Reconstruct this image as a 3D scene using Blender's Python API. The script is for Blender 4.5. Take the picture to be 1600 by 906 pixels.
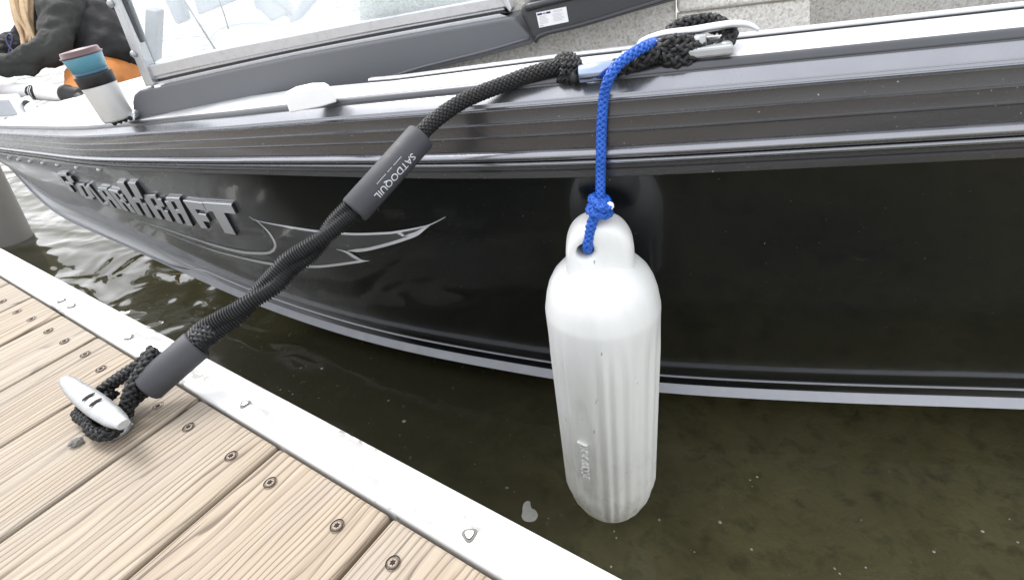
import bpy, bmesh, math, random
from mathutils import Vector, Matrix
from mathutils.bvhtree import BVHTree

S = bpy.context.scene
for o in list(bpy.data.objects):
    bpy.data.objects.remove(o)
COL = S.collection
random.seed(7)
V = Vector

# ------------------------------------------------------------------ camera
# metres; X runs along the dock edge, Y from the dock towards the boat, Z = 0 on the planks
CAM = V((0, 0, .38))
RT = V((0.82355687, 0.55316365, -0.12555499))
UP = V((-0.22543334, 0.52229896, 0.82242544))
FW = V((-0.5205131, 0.64900984, -0.55484443))
FOC = 880 / 1600
cam = bpy.data.cameras.new('camera')
co = bpy.data.objects.new('camera', cam)
COL.objects.link(co)
m3 = Matrix((RT, UP, -FW)).transposed()
co.matrix_world = Matrix.Translation(CAM) @ m3.to_4x4()
cam.sensor_width = 36
cam.lens = 36 * FOC
cam.clip_start = .02
cam.clip_end = 5000
S.camera = co

# ------------------------------------------------------------------ sky, sun, exposure
SUN_EL, SUN_AZ = math.radians(55), math.radians(286)   # azimuth measured from +Y clockwise
W = bpy.data.worlds.new('World')
S.world = W
W.use_nodes = True
nt = W.node_tree
nt.nodes.clear()
sky = nt.nodes.new('ShaderNodeTexSky')
sky.sky_type = 'NISHITA'
sky.sun_disc = False
sky.sun_elevation = SUN_EL
sky.sun_rotation = SUN_AZ
sky.dust_density = 4
sky.air_density = 1.0
hs = nt.nodes.new('ShaderNodeHueSaturation')
hs.inputs['Saturation'].default_value = .22
nt.links.new(sky.outputs[0], hs.inputs['Color'])
mx = nt.nodes.new('ShaderNodeMix')
mx.data_type = 'RGBA'
mx.inputs[0].default_value = .55                       # the cloud layer evens the sky out
nt.links.new(hs.outputs[0], mx.inputs[6])
mx.inputs[7].default_value = (9.0, 9.2, 9.6, 1)
bg = nt.nodes.new('ShaderNodeBackground')
bg.inputs['Strength'].default_value = .15
nt.links.new(mx.outputs[2], bg.inputs['Color'])
wo = nt.nodes.new('ShaderNodeOutputWorld')
nt.links.new(bg.outputs[0], wo.inputs['Surface'])
sl = bpy.data.lights.new('sun', 'SUN')
sl.energy = 1.4
sl.angle = math.radians(22)
sl.color = (1, .97, .92)
so = bpy.data.objects.new('sun', sl)
COL.objects.link(so)
sd = V((math.sin(SUN_AZ) * math.cos(SUN_EL), math.cos(SUN_AZ) * math.cos(SUN_EL), math.sin(SUN_EL)))
so.rotation_euler = sd.to_track_quat('Z', 'Y').to_euler()
S.view_settings.view_transform = 'Standard'
S.view_settings.look = 'None'
S.view_settings.gamma = 1
S.view_settings.exposure = 1.02
S.cycles.max_bounces = 10
S.cycles.transparent_max_bounces = 12


# ------------------------------------------------------------------ helpers: sight lines
def sight(px, py):
    return FW + RT * ((px - 800) / 880) - UP * ((py - 453) / 880)


def onz(px, py, z):
    d = sight(px, py)
    return CAM + d * ((z - CAM.z) / d.z)


def ond(px, py, dep):
    return CAM + sight(px, py) * dep


def onplane(px, py, p0, n):
    d = sight(px, py)
    return CAM + d * ((p0 - CAM).dot(n) / d.dot(n))


def depth(p):
    return (V(p) - CAM).dot(FW)


# ------------------------------------------------------------------ helpers: objects
def link(name, me, mat=None, parent=None):
    o = bpy.data.objects.new(name, me)
    COL.objects.link(o)
    if mat is not None:
        for m in (mat if isinstance(mat, (list, tuple)) else [mat]):
            me.materials.append(m)
    if parent:
        o.parent = parent
        o.matrix_parent_inverse = parent.matrix_world.inverted()
    return o


def tag(o, label=None, cat=None, group=None, kind=None):
    if label: o['label'] = label
    if cat: o['category'] = cat
    if group: o['group'] = group
    if kind: o['kind'] = kind
    return o


def thing(name, loc, label, cat, group=None):
    o = bpy.data.objects.new(name, None)
    o.empty_display_size = .05
    o.location = loc
    o.matrix_world = Matrix.Translation(loc)
    COL.objects.link(o)
    return tag(o, label, cat, group)


class MB:
    def __init__(s):
        s.v, s.f, s.m, s.sm = [], [], [], []

    def add(s, vs, fs, mi=0, smooth=False):
        b = len(s.v)
        s.v += [V(v) for v in vs]
        for f in fs:
            s.f.append([b + i for i in f]); s.m.append(mi); s.sm.append(smooth)
        return s

    def box(s, c, size, ax=None, mi=0):
        ax = ax or (V((1, 0, 0)), V((0, 1, 0)), V((0, 0, 1)))
        c = V(c)
        vs = [c + ax[0] * (x * size[0] / 2) + ax[1] * (y * size[1] / 2) + ax[2] * (z * size[2] / 2)
              for x in (-1, 1) for y in (-1, 1) for z in (-1, 1)]
        return s.add(vs, [(0, 1, 3, 2), (4, 6, 7, 5), (0, 4, 5, 1), (2, 3, 7, 6), (0, 2, 6, 4), (1, 5, 7, 3)], mi)

    def tube(s, path, rad, n=12, mi=0, caps=True, smooth=True, flat=1.0, up=None):
        """rad: number or function of (t, angle)"""
        path = [V(p) for p in path]
        fr = frames(path, up)
        L = len(path)
        vs = []
        for i, p in enumerate(path):
            t, a, b = fr[i]
            for k in range(n):
                th = 2 * math.pi * k / n
                r = rad(i / (L - 1), th) if callable(rad) else rad
                vs.append(p + a * (math.cos(th) * r) + b * (math.sin(th) * r * flat))
        fs = [(i * n + k, i * n + (k + 1) % n, (i + 1) * n + (k + 1) % n, (i + 1) * n + k)
              for i in range(L - 1) for k in range(n)]
        s.add(vs, fs, mi, smooth)
        if caps:
            b = len(s.v) - L * n
            s.f.append([b + k for k in range(n)][::-1]); s.m.append(mi); s.sm.append(False)
            s.f.append([b + (L - 1) * n + k for k in range(n)]); s.m.append(mi); s.sm.append(False)
        return s

    def lathe(s, base, axis, prof, n=32, mi=0, smooth=True, mod=None):
        """prof: (r, h) pairs along axis"""
        base, axis = V(base), V(axis).normalized()
        a = axis.orthogonal().normalized()
        b = axis.cross(a)
        vs = []
        for (r, h) in prof:
            for k in range(n):
                th = 2 * math.pi * k / n
                rr = r * (mod(th, h) if mod else 1)
                vs.append(base + axis * h + a * (math.cos(th) * rr) + b * (math.sin(th) * rr))
        L = len(prof)
        fs = [(i * n + k, i * n + (k + 1) % n, (i + 1) * n + (k + 1) % n, (i + 1) * n + k)
              for i in range(L - 1) for k in range(n)]
        s.add(vs, fs, mi, smooth)
        q = len(s.v) - L * n
        s.f.append([q + k for k in range(n)][::-1]); s.m.append(mi); s.sm.append(False)
        s.f.append([q + (L - 1) * n + k for k in range(n)]); s.m.append(mi); s.sm.append(False)
        return s

    def prism(s, poly, off, mi=0):
        """poly: list of points (any planar outline), off: extrusion vector"""
        n = len(poly)
        vs = [V(p) for p in poly] + [V(p) + V(off) for p in poly]
        fs = [list(range(n))[::-1], [n + i for i in range(n)]]
        fs += [(i, (i + 1) % n, n + (i + 1) % n, n + i) for i in range(n)]
        return s.add(vs, fs, mi)

    def build(s, name, mat, parent=None, bevel=0, seg=2, weld=0):
        me = bpy.data.meshes.new(name)
        me.from_pydata([tuple(v) for v in s.v], [], s.f)
        for p, mi, sm in zip(me.polygons, s.m, s.sm):
            p.material_index = mi
            p.use_smooth = sm
        bm = bmesh.new()
        bm.from_mesh(me)
        if weld:
            bmesh.ops.remove_doubles(bm, verts=bm.verts, dist=weld)
        bmesh.ops.recalc_face_normals(bm, faces=bm.faces)
        bm.to_mesh(me)
        bm.free()
        o = link(name, me, mat, parent)
        if bevel:
            b = o.modifiers.new('bevel', 'BEVEL')
            b.width = bevel
            b.segments = seg
            b.limit_method = 'ANGLE'
            b.angle_limit = math.radians(35)
            b.harden_normals = False
        return o


def frames(path, up=None):
    L = len(path)
    out = []
    a = None
    for i in range(L):
        t = (path[min(i + 1, L - 1)] - path[max(i - 1, 0)])
        t = t.normalized() if t.length > 1e-9 else V((0, 0, 1))
        if up is not None:
            a = (V(up) - t * t.dot(V(up)))
            a = a.normalized() if a.length > 1e-6 else t.orthogonal().normalized()
        elif a is None:
            a = t.orthogonal().normalized()
        else:
            a = a - t * t.dot(a)
            a = a.normalized() if a.length > 1e-6 else t.orthogonal().normalized()
        out.append((t, a, t.cross(a)))
    return out


def spline(pts, n):
    """Catmull-Rom through pts, resampled to n points of equal arc length"""
    pts = [V(p) for p in pts]
    P = [pts[0] * 2 - pts[1]] + pts + [pts[-1] * 2 - pts[-2]]
    dense = []
    for i in range(1, len(P) - 2):
        p0, p1, p2, p3 = P[i - 1], P[i], P[i + 1], P[i + 2]
        for k in range(24):
            t = k / 24
            dense.append(.5 * ((2 * p1) + (p2 - p0) * t + (2 * p0 - 5 * p1 + 4 * p2 - p3) * t * t
                               + (3 * p1 - p0 - 3 * p2 + p3) * t ** 3))
    dense.append(pts[-1])
    return resample(dense, n)


def resample(d, n):
    d = [V(p) for p in d]
    L = [0]
    for a, b in zip(d, d[1:]):
        L.append(L[-1] + (b - a).length)
    out, j = [], 0
    for i in range(n):
        s = L[-1] * i / (n - 1)
        while j < len(L) - 2 and L[j + 1] < s:
            j += 1
        q = (s - L[j]) / max(L[j + 1] - L[j], 1e-9)
        out.append(d[j].lerp(d[j + 1], min(max(q, 0), 1)))
    return out


def length(path):
    return sum((b - a).length for a, b in zip(path, path[1:]))


def braid(mb, path, R, strands=8, pitch=.05, sr=None, sides=6, core=True, per=14, mi=0, amp=.16):
    """a plaited rope: strands wind both ways round the path and pass over and under each other"""
    L = length(path)
    turns = L / pitch
    n = max(8, int(turns * per))
    path = resample(path, n)
    fr = frames(path)
    half = strands // 2
    sr = sr or R * .36
    for sgn in (1, -1):
        for k in range(half):
            pts = []
            for i, p in enumerate(path):
                u = i / (n - 1) * turns * 2 * math.pi
                th = sgn * u + 2 * math.pi * k / half
                w = math.cos(half * u) * sgn
                r = R * (1 - .3 + amp * w)
                t, a, b = fr[i]
                pts.append(p + a * (math.cos(th) * r) + b * (math.sin(th) * r))
            mb.tube(pts, sr, sides, mi)
    if core:
        mb.tube(path, R * .72, 10, mi)
    return mb


# ------------------------------------------------------------------ helpers: materials
def mat(name, col, rough=.5, metal=0, coat=0, spec=.5, ior=1.5, **k):
    m = bpy.data.materials.new(name)
    m.use_nodes = True
    b = m.node_tree.nodes['Principled BSDF']
    b.inputs['Base Color'].default_value = (*col, 1)
    b.inputs['Roughness'].default_value = rough
    b.inputs['Metallic'].default_value = metal
    b.inputs['Coat Weight'].default_value = coat
    b.inputs['Coat Roughness'].default_value = k.get('coat_rough', .03)
    b.inputs['Specular IOR Level'].default_value = spec
    b.inputs['IOR'].default_value = ior
    if 'sss' in k:
        b.inputs['Subsurface Weight'].default_value = k['sss']
        b.inputs['Subsurface Radius'].default_value = (.02, .02, .02)
        b.inputs['Subsurface Scale'].default_value = .5
    return m


class NT:
    """short-hand for adding nodes to a material"""
    def __init__(s, m):
        s.t = m.node_tree
        s.b = s.t.nodes.get('Principled BSDF')

    def n(s, kind, ins=None, **props):
        nd = s.t.nodes.new('ShaderNode' + kind)
        for k, v in props.items():
            setattr(nd, k, v)
        for k, v in (ins or {}).items():
            s.set(nd.inputs[k], v)
        return nd

    def set(s, sock, v):
        if isinstance(v, bpy.types.NodeSocket):
            s.t.links.new(v, sock)
        elif isinstance(v, bpy.types.Node):
            s.t.links.new(v.outputs[0], sock)
        else:
            sock.default_value = v

    def math(s, op, a, b=0.0, c=None):
        nd = s.t.nodes.new('ShaderNodeMath')
        nd.operation = op
        s.set(nd.inputs[0], a)
        s.set(nd.inputs[1], b)
        if c is not None: s.set(nd.inputs[2], c)
        return nd.outputs[0]

    def ramp(s, fac, stops, interp='LINEAR'):
        nd = s.t.nodes.new('ShaderNodeValToRGB')
        nd.color_ramp.interpolation = interp
        el = nd.color_ramp.elements
        while len(el) < len(stops): el.new(.5)
        for e, (p, c) in zip(el, stops):
            e.position = p
            e.color = (*c, 1) if isinstance(c, tuple) else (c, c, c, 1)
        s.set(nd.inputs[0], fac)
        return nd.outputs[0]

    def mix(s, f, a, b, blend='MIX'):
        nd = s.t.nodes.new('ShaderNodeMix')
        nd.data_type = 'RGBA'
        nd.blend_type = blend
        s.set(nd.inputs[0], f)
        for i, v in ((6, a), (7, b)):
            s.set(nd.inputs[i], (*v, 1) if isinstance(v, tuple) and len(v) == 3 else v)
        return nd.outputs[2]

    def coords(s, scale=(1, 1, 1), kind='Object', add=None):
        tc = s.n('TexCoord')
        src = tc.outputs[kind]
        if add is not None:
            va = s.n('VectorMath', operation='ADD')
            s.set(va.inputs[0], src); s.set(va.inputs[1], add)
            src = va.outputs[0]
        mp = s.n('Mapping')
        mp.inputs['Scale'].default_value = scale
        s.set(mp.inputs[0], src)
        return mp.outputs[0]

    def noise(s, vec, scale, detail=4, rough=.55, dist=0):
        nd = s.n('TexNoise', {'Scale': scale, 'Detail': detail, 'Roughness': rough, 'Distortion': dist})
        s.set(nd.inputs['Vector'], vec)
        return nd.outputs[0]

    def bump(s, h, strength=.3, dist=.002, normal=None):
        nd = s.n('Bump', {'Strength': strength, 'Distance': dist})
        s.set(nd.inputs['Height'], h)
        if normal is not None: s.set(nd.inputs['Normal'], normal)
        return nd.outputs[0]


def worn(name, col, rough=.5, var=.25, scale=30, bump=.15, dist=.0008, detail=6, **k):
    """a plain coloured surface with uneven tone, roughness and fine relief"""
    m = mat(name, col, rough, **k)
    q = NT(m)
    c = q.coords()
    n1 = q.noise(c, scale, detail)
    n2 = q.noise(c, scale * 6, 3)
    q.set(q.b.inputs['Base Color'], q.mix(n1, tuple(x * (1 - var) for x in col), tuple(min(1, x * (1 + var)) for x in col)))
    q.set(q.b.inputs['Roughness'], q.math('ADD', q.math('MULTIPLY', n1, .25), max(rough - .12, .02)))
    if bump:
        q.set(q.b.inputs['Normal'], q.bump(n2, bump, dist))
    return m


def make_wood():
    m = mat('weathered_pine', (.5, .4, .28), .62, spec=.35)
    q = NT(m)
    rnd = q.n('ObjectInfo').outputs['Random']
    off = q.n('CombineXYZ')
    q.set(off.inputs[0], q.math('MULTIPLY', rnd, 17.0))
    q.set(off.inputs[1], q.math('MULTIPLY', rnd, 31.0))
    c1 = q.coords((9, 1.5, 1), add=off.outputs[0])          # slow drift of the grain along the board
    big = q.noise(c1, 1.0, 3, .5, .5)
    c2 = q.coords((26, 3.2, 1), add=off.outputs[0])
    mid = q.noise(c2, 1.0, 3, .6)
    sx = q.n('SeparateXYZ')
    q.set(sx.inputs[0], q.n('TexCoord').outputs['Object'])
    rnd2 = q.math('FRACT', q.math('MULTIPLY', rnd, 7.31))
    g = q.math('ADD', q.math('MULTIPLY', big, 11.0), q.math('MULTIPLY', sx.outputs[0], q.math('ADD', q.math('MULTIPLY', rnd2, 90.0), 85.0)))
    g = q.math('ADD', g, q.math('MULTIPLY', mid, 3.0))
    ring = q.math('FRACT', g)
    late = q.ramp(ring, [(0, .12), (.1, .0), (.62, .08), (.84, .5), (.93, 1.0), (.97, .85), (1, .12)])
    c3 = q.coords((420, 9, 1), add=off.outputs[0])
    fine = q.noise(c3, 1.0, 4, .65)
    c4 = q.coords((60, 4, 1), add=off.outputs[0])
    patch = q.noise(c4, 1.0, 3)
    early = q.mix(patch, (.25, .20, .143), (.38, .325, .25))
    earl2 = q.mix(rnd, early, q.mix(.5, early, (.32, .25, .185)))
    dark = q.mix(fine, (.05, .032, .021), (.15, .105, .07))
    f = q.math('MULTIPLY', late, q.math('MULTIPLY', q.math('ADD', q.math('MULTIPLY', fine, 1.0), .45), q.ramp(mid, [(.25, .35), (.6, 1.3)])))
    streak = q.noise(q.coords((230, 3.5, 1), add=off.outputs[0]), 1.0, 5, .7)
    earl2 = q.mix(q.ramp(streak, [(.36, .75), (.56, 0.0)]), earl2, (.20, .155, .115))
    colr = q.mix(f, earl2, dark)
    # hairline drying cracks
    c5 = q.coords((150, 2.2, 1), add=off.outputs[0])
    cr = q.noise(c5, 1.0, 2, .5)
    crack = q.ramp(cr, [(.0, 1.0), (.30, 1.0), (.325, .0), (1, .0)])
    colr = q.mix(q.math('MULTIPLY', crack, .8), colr, (.07, .045, .03))
    # grey weather stains
    st = q.noise(q.coords((7, 2.5, 1), add=off.outputs[0]), 1.0, 4)
    colr = q.mix(q.math('MULTIPLY', q.ramp(st, [(.42, 0.0), (.66, 1.0)]), .45), colr, (.27, .25, .225))
    q.set(q.b.inputs['Base Color'], colr)
    h = q.math('SUBTRACT', q.math('MULTIPLY', fine, .35), q.math('ADD', q.math('MULTIPLY', late, -.35), q.math('MULTIPLY', crack, 1.2)))
    q.set(q.b.inputs['Normal'], q.bump(h, .55, .0016))
    return m


def make_white_board():
    m = mat('white_painted_board', (.8, .8, .79), .45)
    q = NT(m)
    c = q.coords((1, 1, 1))
    n1 = q.noise(q.coords((9, 40, 20)), 1, 6, .65)
    n2 = q.noise(c, 160, 4)
    chips = q.ramp(q.math('MULTIPLY', n1, q.math('ADD', q.math('MULTIPLY', n2, .5), .75)), [(.0, 0.0), (.585, .0), (.63, 1.0)])
    smear = q.noise(q.coords((5, 18, 18)), 1, 4)
    sy = q.n('SeparateXYZ'); q.set(sy.inputs[0], c)
    rub = q.n('MapRange', {'From Min': .158, 'From Max': .182, 'To Min': 0.0, 'To Max': .085})      # boats rub the outer edge
    q.set(rub.inputs['Value'], sy.outputs[1])
    n1 = q.math('ADD', n1, rub.outputs[0])
    base = q.mix(q.ramp(smear, [(.4, 0.0), (.75, 1.0)]), (.66, .66, .65), (.50, .50, .49))
    q.set(q.b.inputs['Base Color'], q.mix(q.math('MULTIPLY', chips, .75), base, (.10, .098, .095)))
    q.set(q.b.inputs['Normal'], q.bump(n1, .25, .0012))
    return m


def make_hull_paint():
    m = mat('black_hull_paint', (.006, .0065, .0075), .12, coat=.55, spec=.3)
    q = NT(m)
    c = q.coords()
    sx = q.n('SeparateXYZ'); q.set(sx.inputs[0], c)
    # grey bow fade: reflected sky and water painted in along with the decal grey
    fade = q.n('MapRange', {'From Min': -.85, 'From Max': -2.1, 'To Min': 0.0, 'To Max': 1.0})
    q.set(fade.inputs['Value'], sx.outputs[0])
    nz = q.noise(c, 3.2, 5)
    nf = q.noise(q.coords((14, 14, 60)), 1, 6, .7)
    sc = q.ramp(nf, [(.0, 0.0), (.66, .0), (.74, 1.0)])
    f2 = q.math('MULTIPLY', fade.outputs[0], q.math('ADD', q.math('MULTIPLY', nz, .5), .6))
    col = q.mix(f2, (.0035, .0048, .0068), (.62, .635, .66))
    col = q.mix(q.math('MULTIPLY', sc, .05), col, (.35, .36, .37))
    dust = q.ramp(q.noise(c, 330, 1), [(.0, 0.0), (.785, .0), (.82, 1.0)])
    col = q.mix(q.math('MULTIPLY', dust, .5), col, (.5, .5, .48))
    q.set(q.b.inputs['Base Color'], col)
    q.set(q.b.inputs['Roughness'], q.math('ADD', q.math('MULTIPLY', nz, .22), .08))
    wob = q.noise(c, 4.5, 3)
    nrm = q.bump(wob, .05, .02)
    q.set(q.b.inputs['Normal'], nrm)
    q.set(q.b.inputs['Coat Normal'], nrm)
    q.b.inputs['Coat Roughness'].default_value = .035
    return m


def make_rail_paint():
    m = mat('gunwale_grey_metal', (.03, .03, .03), .28, coat=.5, metal=0, spec=.5)
    q = NT(m)
    c = q.coords()
    n = q.noise(q.coords((6, 6, 30)), 1, 6, .65)
    dust = q.ramp(q.noise(c, 330, 1), [(.0, 0.0), (.77, .0), (.8, 1.0)])
    base = q.mix(n, (.017, .0165, .0175), (.034, .033, .0345))
    q.set(q.b.inputs['Base Color'], q.mix(q.math('MULTIPLY', dust, .55), base, (.6, .58, .55)))
    q.set(q.b.inputs['Roughness'], q.math('ADD', q.math('MULTIPLY', n, .22), .16))
    q.b.inputs['Coat Roughness'].default_value = .12
    q.set(q.b.inputs['Normal'], q.bump(q.noise(c, 90, 4), .06, .001))
    return m


def make_water():
    m = bpy.data.materials.new('lake_water')
    m.use_nodes = True
    q = NT(m)
    t = q.t
    t.nodes.remove(q.b)
    c = q.coords()
    sx = q.n('SeparateXYZ'); q.set(sx.inputs[0], c)
    # chop is livelier towards the bow, where the lake is open; slack beside the dock
    lively = q.n('MapRange', {'From Min': -.2, 'From Max': -2.2, 'To Min': .10, 'To Max': 1.0})
    q.set(lively.inputs['Value'], sx.outputs[0])
    w1 = q.noise(q.coords((2.2, 3.6, 1)), 1.0, 2, .4, 1.1)
    w2 = q.noise(q.coords((6, 9, 1)), 1.0, 1, .4, .8)
    h = q.math('ADD', q.math('MULTIPLY', w1, 1.0), q.math('MULTIPLY', w2, .16))
    h = q.math('MULTIPLY', h, lively.outputs[0])
    nrm = q.bump(h, 1.0, .075)
    gl = q.n('BsdfGlossy', {'Roughness': .015, 'Color': (1, 1, 1, 1)})
    q.set(gl.inputs['Normal'], nrm)
    tr = q.n('BsdfTransparent', {'Color': (.72, .71, .56, 1)})
    mud = q.n('BsdfDiffuse', {'Color': (.085, .081, .052, 1)})
    under = q.n('MixShader', {0: .32})
    t.links.new(tr.outputs[0], under.inputs[1]); t.links.new(mud.outputs[0], under.inputs[2])
    fr = q.n('Fresnel', {'IOR': 1.333})
    q.set(fr.inputs['Normal'], nrm)
    ms = q.n('MixShader')
    t.links.new(fr.outputs[0], ms.inputs[0])
    t.links.new(under.outputs[0], ms.inputs[1]); t.links.new(gl.outputs[0], ms.inputs[2])
    t.links.new(ms.outputs[0], t.nodes['Material Output'].inputs['Surface'])
    return m


def make_bed():
    m = mat('sandy_lake_bed', (.2, .17, .1), .9)
    q = NT(m)
    c = q.coords()
    a = q.noise(c, 3.5, 6, .6, .6)
    b = q.noise(c, 16, 5, .6, .3)
    col = q.mix(q.ramp(a, [(.3, 0.0), (.7, 1.0)]), (.40, .37, .25), (.72, .69, .54))
    sxx = q.n('SeparateXYZ'); q.set(sxx.inputs[0], c)
    depth_dim = q.n('MapRange', {'From Min': .15, 'From Max': -.75, 'To Min': 0.0, 'To Max': .93})      # light lost in deeper water painted in as a darker bed
    q.set(depth_dim.inputs['Value'], q.math('ADD', sxx.outputs[0], q.math('MULTIPLY', a, .5)))
    col = q.mix(depth_dim.outputs[0], col, (.035, .033, .018))
    col = q.mix(q.ramp(b, [(.30, .6), (.5, 0.0)]), col, (.10, .09, .055))
    col = q.mix(q.ramp(q.noise(c, 45, 2), [(.70, 0.0), (.76, .7)]), col, (.5, .48, .40))
    q.set(q.b.inputs['Base Color'], col)
    q.set(q.b.inputs['Normal'], q.bump(b, .6, .02))
    return m


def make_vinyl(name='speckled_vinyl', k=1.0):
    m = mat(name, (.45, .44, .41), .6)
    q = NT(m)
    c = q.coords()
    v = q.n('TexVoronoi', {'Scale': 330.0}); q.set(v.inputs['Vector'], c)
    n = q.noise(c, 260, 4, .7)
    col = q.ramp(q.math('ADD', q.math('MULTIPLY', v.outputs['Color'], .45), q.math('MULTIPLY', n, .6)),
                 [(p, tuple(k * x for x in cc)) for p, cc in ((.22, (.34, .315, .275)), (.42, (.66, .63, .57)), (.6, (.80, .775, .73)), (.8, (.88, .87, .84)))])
    q.set(q.b.inputs['Base Color'], col)
    q.set(q.b.inputs['Normal'], q.bump(n, .3, .001))
    return m


def make_glass():
    m = bpy.data.materials.new('windshield_glass')
    m.use_nodes = True
    q = NT(m)
    t = q.t
    t.nodes.remove(q.b)
    tr = q.n('BsdfTransparent', {'Color': (.9, .93, .94, 1)})
    gl = q.n('BsdfGlossy', {'Roughness': .02, 'Color': (1, 1, 1, 1)})
    film = q.n('BsdfTranslucent', {'Color': (.85, .87, .9, 1)})
    c = q.coords()
    sm = q.noise(q.coords((6, 6, 3)), 1, 5, .6)
    haze = q.n('MixShader')
    q.set(haze.inputs[0], q.ramp(sm, [(.3, .08), (.75, .3)]))
    t.links.new(tr.outputs[0], haze.inputs[1]); t.links.new(film.outputs[0], haze.inputs[2])
    fc_ = q.n('LayerWeight', {'Blend': .5}).outputs['Facing']
    fr = q.math('ADD', q.math('MULTIPLY', q.math('POWER', fc_, 4.0), .8), .03)
    ms = q.n('MixShader')
    t.links.new(fr, ms.inputs[0])
    t.links.new(haze.outputs[0], ms.inputs[1]); t.links.new(gl.outputs[0], ms.inputs[2])
    t.links.new(ms.outputs[0], t.nodes['Material Output'].inputs['Surface'])
    return m


def make_fender_vinyl():
    m = mat('white_fender_vinyl', (.80, .81, .81), .42, sss=.08)
    q = NT(m)
    c = q.coords()
    n = q.noise(q.coords((12, 12, 3.0)), 1, 5, .6)
    spots = q.ramp(q.noise(q.coords((95, 95, 40)), 1, 2), [(.735, 0.0), (.76, .9)])
    sx = q.n('SeparateXYZ'); q.set(sx.inputs[0], c)
    low = q.n('MapRange', {'From Min': -.25, 'From Max': -.49, 'To Min': 0.0, 'To Max': 1.0})
    q.set(low.inputs['Value'], sx.outputs[2])
    col = q.mix(q.ramp(n, [(.4, 0.0), (.8, 1.0)]), (.74, .745, .735), (.61, .615, .595))
    scuff = q.ramp(q.noise(q.coords((45, 45, 26)), 1, 6, .75), [(.49, 0.0), (.62, 1.0)])
    col = q.mix(q.math('MULTIPLY', q.math('MULTIPLY', scuff, low.outputs[0]), .6), col, (.22, .21, .19))
    col = q.mix(q.math('MULTIPLY', q.math('MULTIPLY', low.outputs[0], q.noise(q.coords((20, 20, 5)), 1, 4)), .5), col, (.50, .46, .36))
    col = q.mix(q.math('MULTIPLY', spots, .7), col, (.13, .13, .12))
    q.set(q.b.inputs['Base Color'], col)
    q.set(q.b.inputs['Normal'], q.bump(q.noise(c, 60, 3), .06, .002))
    return m


M = dict(
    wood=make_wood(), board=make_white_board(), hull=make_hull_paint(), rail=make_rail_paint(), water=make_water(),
    bed=make_bed(), vinyl=make_vinyl(), vinyl_shaded=make_vinyl('shaded_speckled_vinyl', .62), glass=make_glass(), fender=make_fender_vinyl(),  # the darker vinyl copy carries the recessed panel's shade in its colour
    rail_metal=worn('gunwale_satin_metal', (.26, .265, .285), .25, .12, 25, .06, .0006, metal=.85),
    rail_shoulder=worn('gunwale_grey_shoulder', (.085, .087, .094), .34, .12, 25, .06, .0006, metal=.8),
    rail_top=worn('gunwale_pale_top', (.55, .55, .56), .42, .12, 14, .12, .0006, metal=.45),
    screw=worn('rusty_screw_steel', (.17, .135, .11), .5, .4, 300, metal=.6),
    pit=mat('dark_recess', (.012, .01, .009), .9),
    galv=worn('galvanised_metal', (.36, .37, .375), .42, .2, 90, .35, .0009, metal=.6),
    alu=worn('brushed_aluminium', (.52, .53, .55), .3, .08, 80, .1, .0005, metal=.75),
    ferrule=mat('blued_steel_ferrule', (.30, .36, .50), .22, 1),
    chrome=mat('polished_chrome', (.7, .71, .73), .12, 1),
    strip=worn('bare_aluminium_strip', (.36, .37, .40), .42, .16, 40, .25, .0012, metal=.35),
    black_rope=worn('black_nylon_rope', (.0045, .0045, .005), .5, .5, 400, .3, .0006, spec=.4),
    grey_rope=worn('charcoal_elastic_sheath', (.012, .0125, .014), .36, .4, 300, .3, .0006),
    foam=worn('grey_foam', (.034, .035, .042), .62, .12, 120, .25, .0006),
    print=mat('pale_print', (.55, .57, .62), .6),
    blue=worn('blue_polyester_rope', (.009, .085, .42), .45, .35, 400, .3, .0006),
    white_tip=mat('melted_rope_end', (.8, .8, .8), .4),
    plastic=worn('grey_console_plastic', (.115, .12, .13), .5, .06, 260, .2, .0004),
    dark_plastic=worn('charcoal_console_plastic', (.035, .037, .041), .42, .1, 200, .15, .0004),
    black=mat('black_rubber', (.012, .012, .013), .5),
    white=worn('white_plastic', (.8, .8, .8), .38, .03, 60, .05),
    sticker=mat('sticker_paper', (.78, .78, .78), .5),
    navy=mat('navy_print', (.015, .02, .08), .5),
    greyprint=mat('grey_print', (.42, .43, .46), .6),
    deck=worn('pale_bow_deck', (.62, .62, .62), .55, .08, 20),
    letter=mat('letter_grey_chrome', (.62, .63, .65), .28, .35),
    decal=mat('silver_decal_line', (.68, .69, .71), .4, coat=.5),
    fill=mat('grey_decal_fill', (.075, .077, .082), .3, coat=.7),
    piling=worn('grey_plastic_piling', (.56, .55, .54), .5, .12, 8),
    lid=worn('mauve_lid', (.10, .052, .056), .35, .08, 60),
    cup=worn('blue_cup', (.11, .30, .39), .35, .08, 40),
    cupband=worn('dark_blue_band', (.025, .085, .13), .35, .08, 40),
    steel=worn('pale_steel', (.55, .55, .54), .35, .05, 40, metal=.3),
    jacket=worn('charcoal_jacket', (.005, .005, .0055), .8, .3, 35, .4, .004),
    sleeve=worn('olive_grey_sleeve', (.018, .0195, .0175), .8, .3, 35, .4, .004),
    trousers=worn('rust_orange_trousers', (.42, .15, .025), .75, .15, 45, .3, .003),
    hair=worn('blond_hair', (.52, .37, .22), .5, .35, 60, .4, .002),
    skin=mat('skin', (.5, .3, .22), .5, sss=.1),
    stone=worn('grey_stone', (.16, .155, .145), .85, .3, 250, .5, .001),
    foamw=worn('lake_foam', (.34, .34, .31), .7, .3, 120, .4, .001),
    twig=mat('sunken_twig', (.12, .11, .07), .9),
    under=worn('dark_treated_timber', (.14, .11, .08), .8, .3, 20),
    seat=worn('grey_seat_vinyl', (.30, .31, .33), .5, .1, 60),
)

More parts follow.
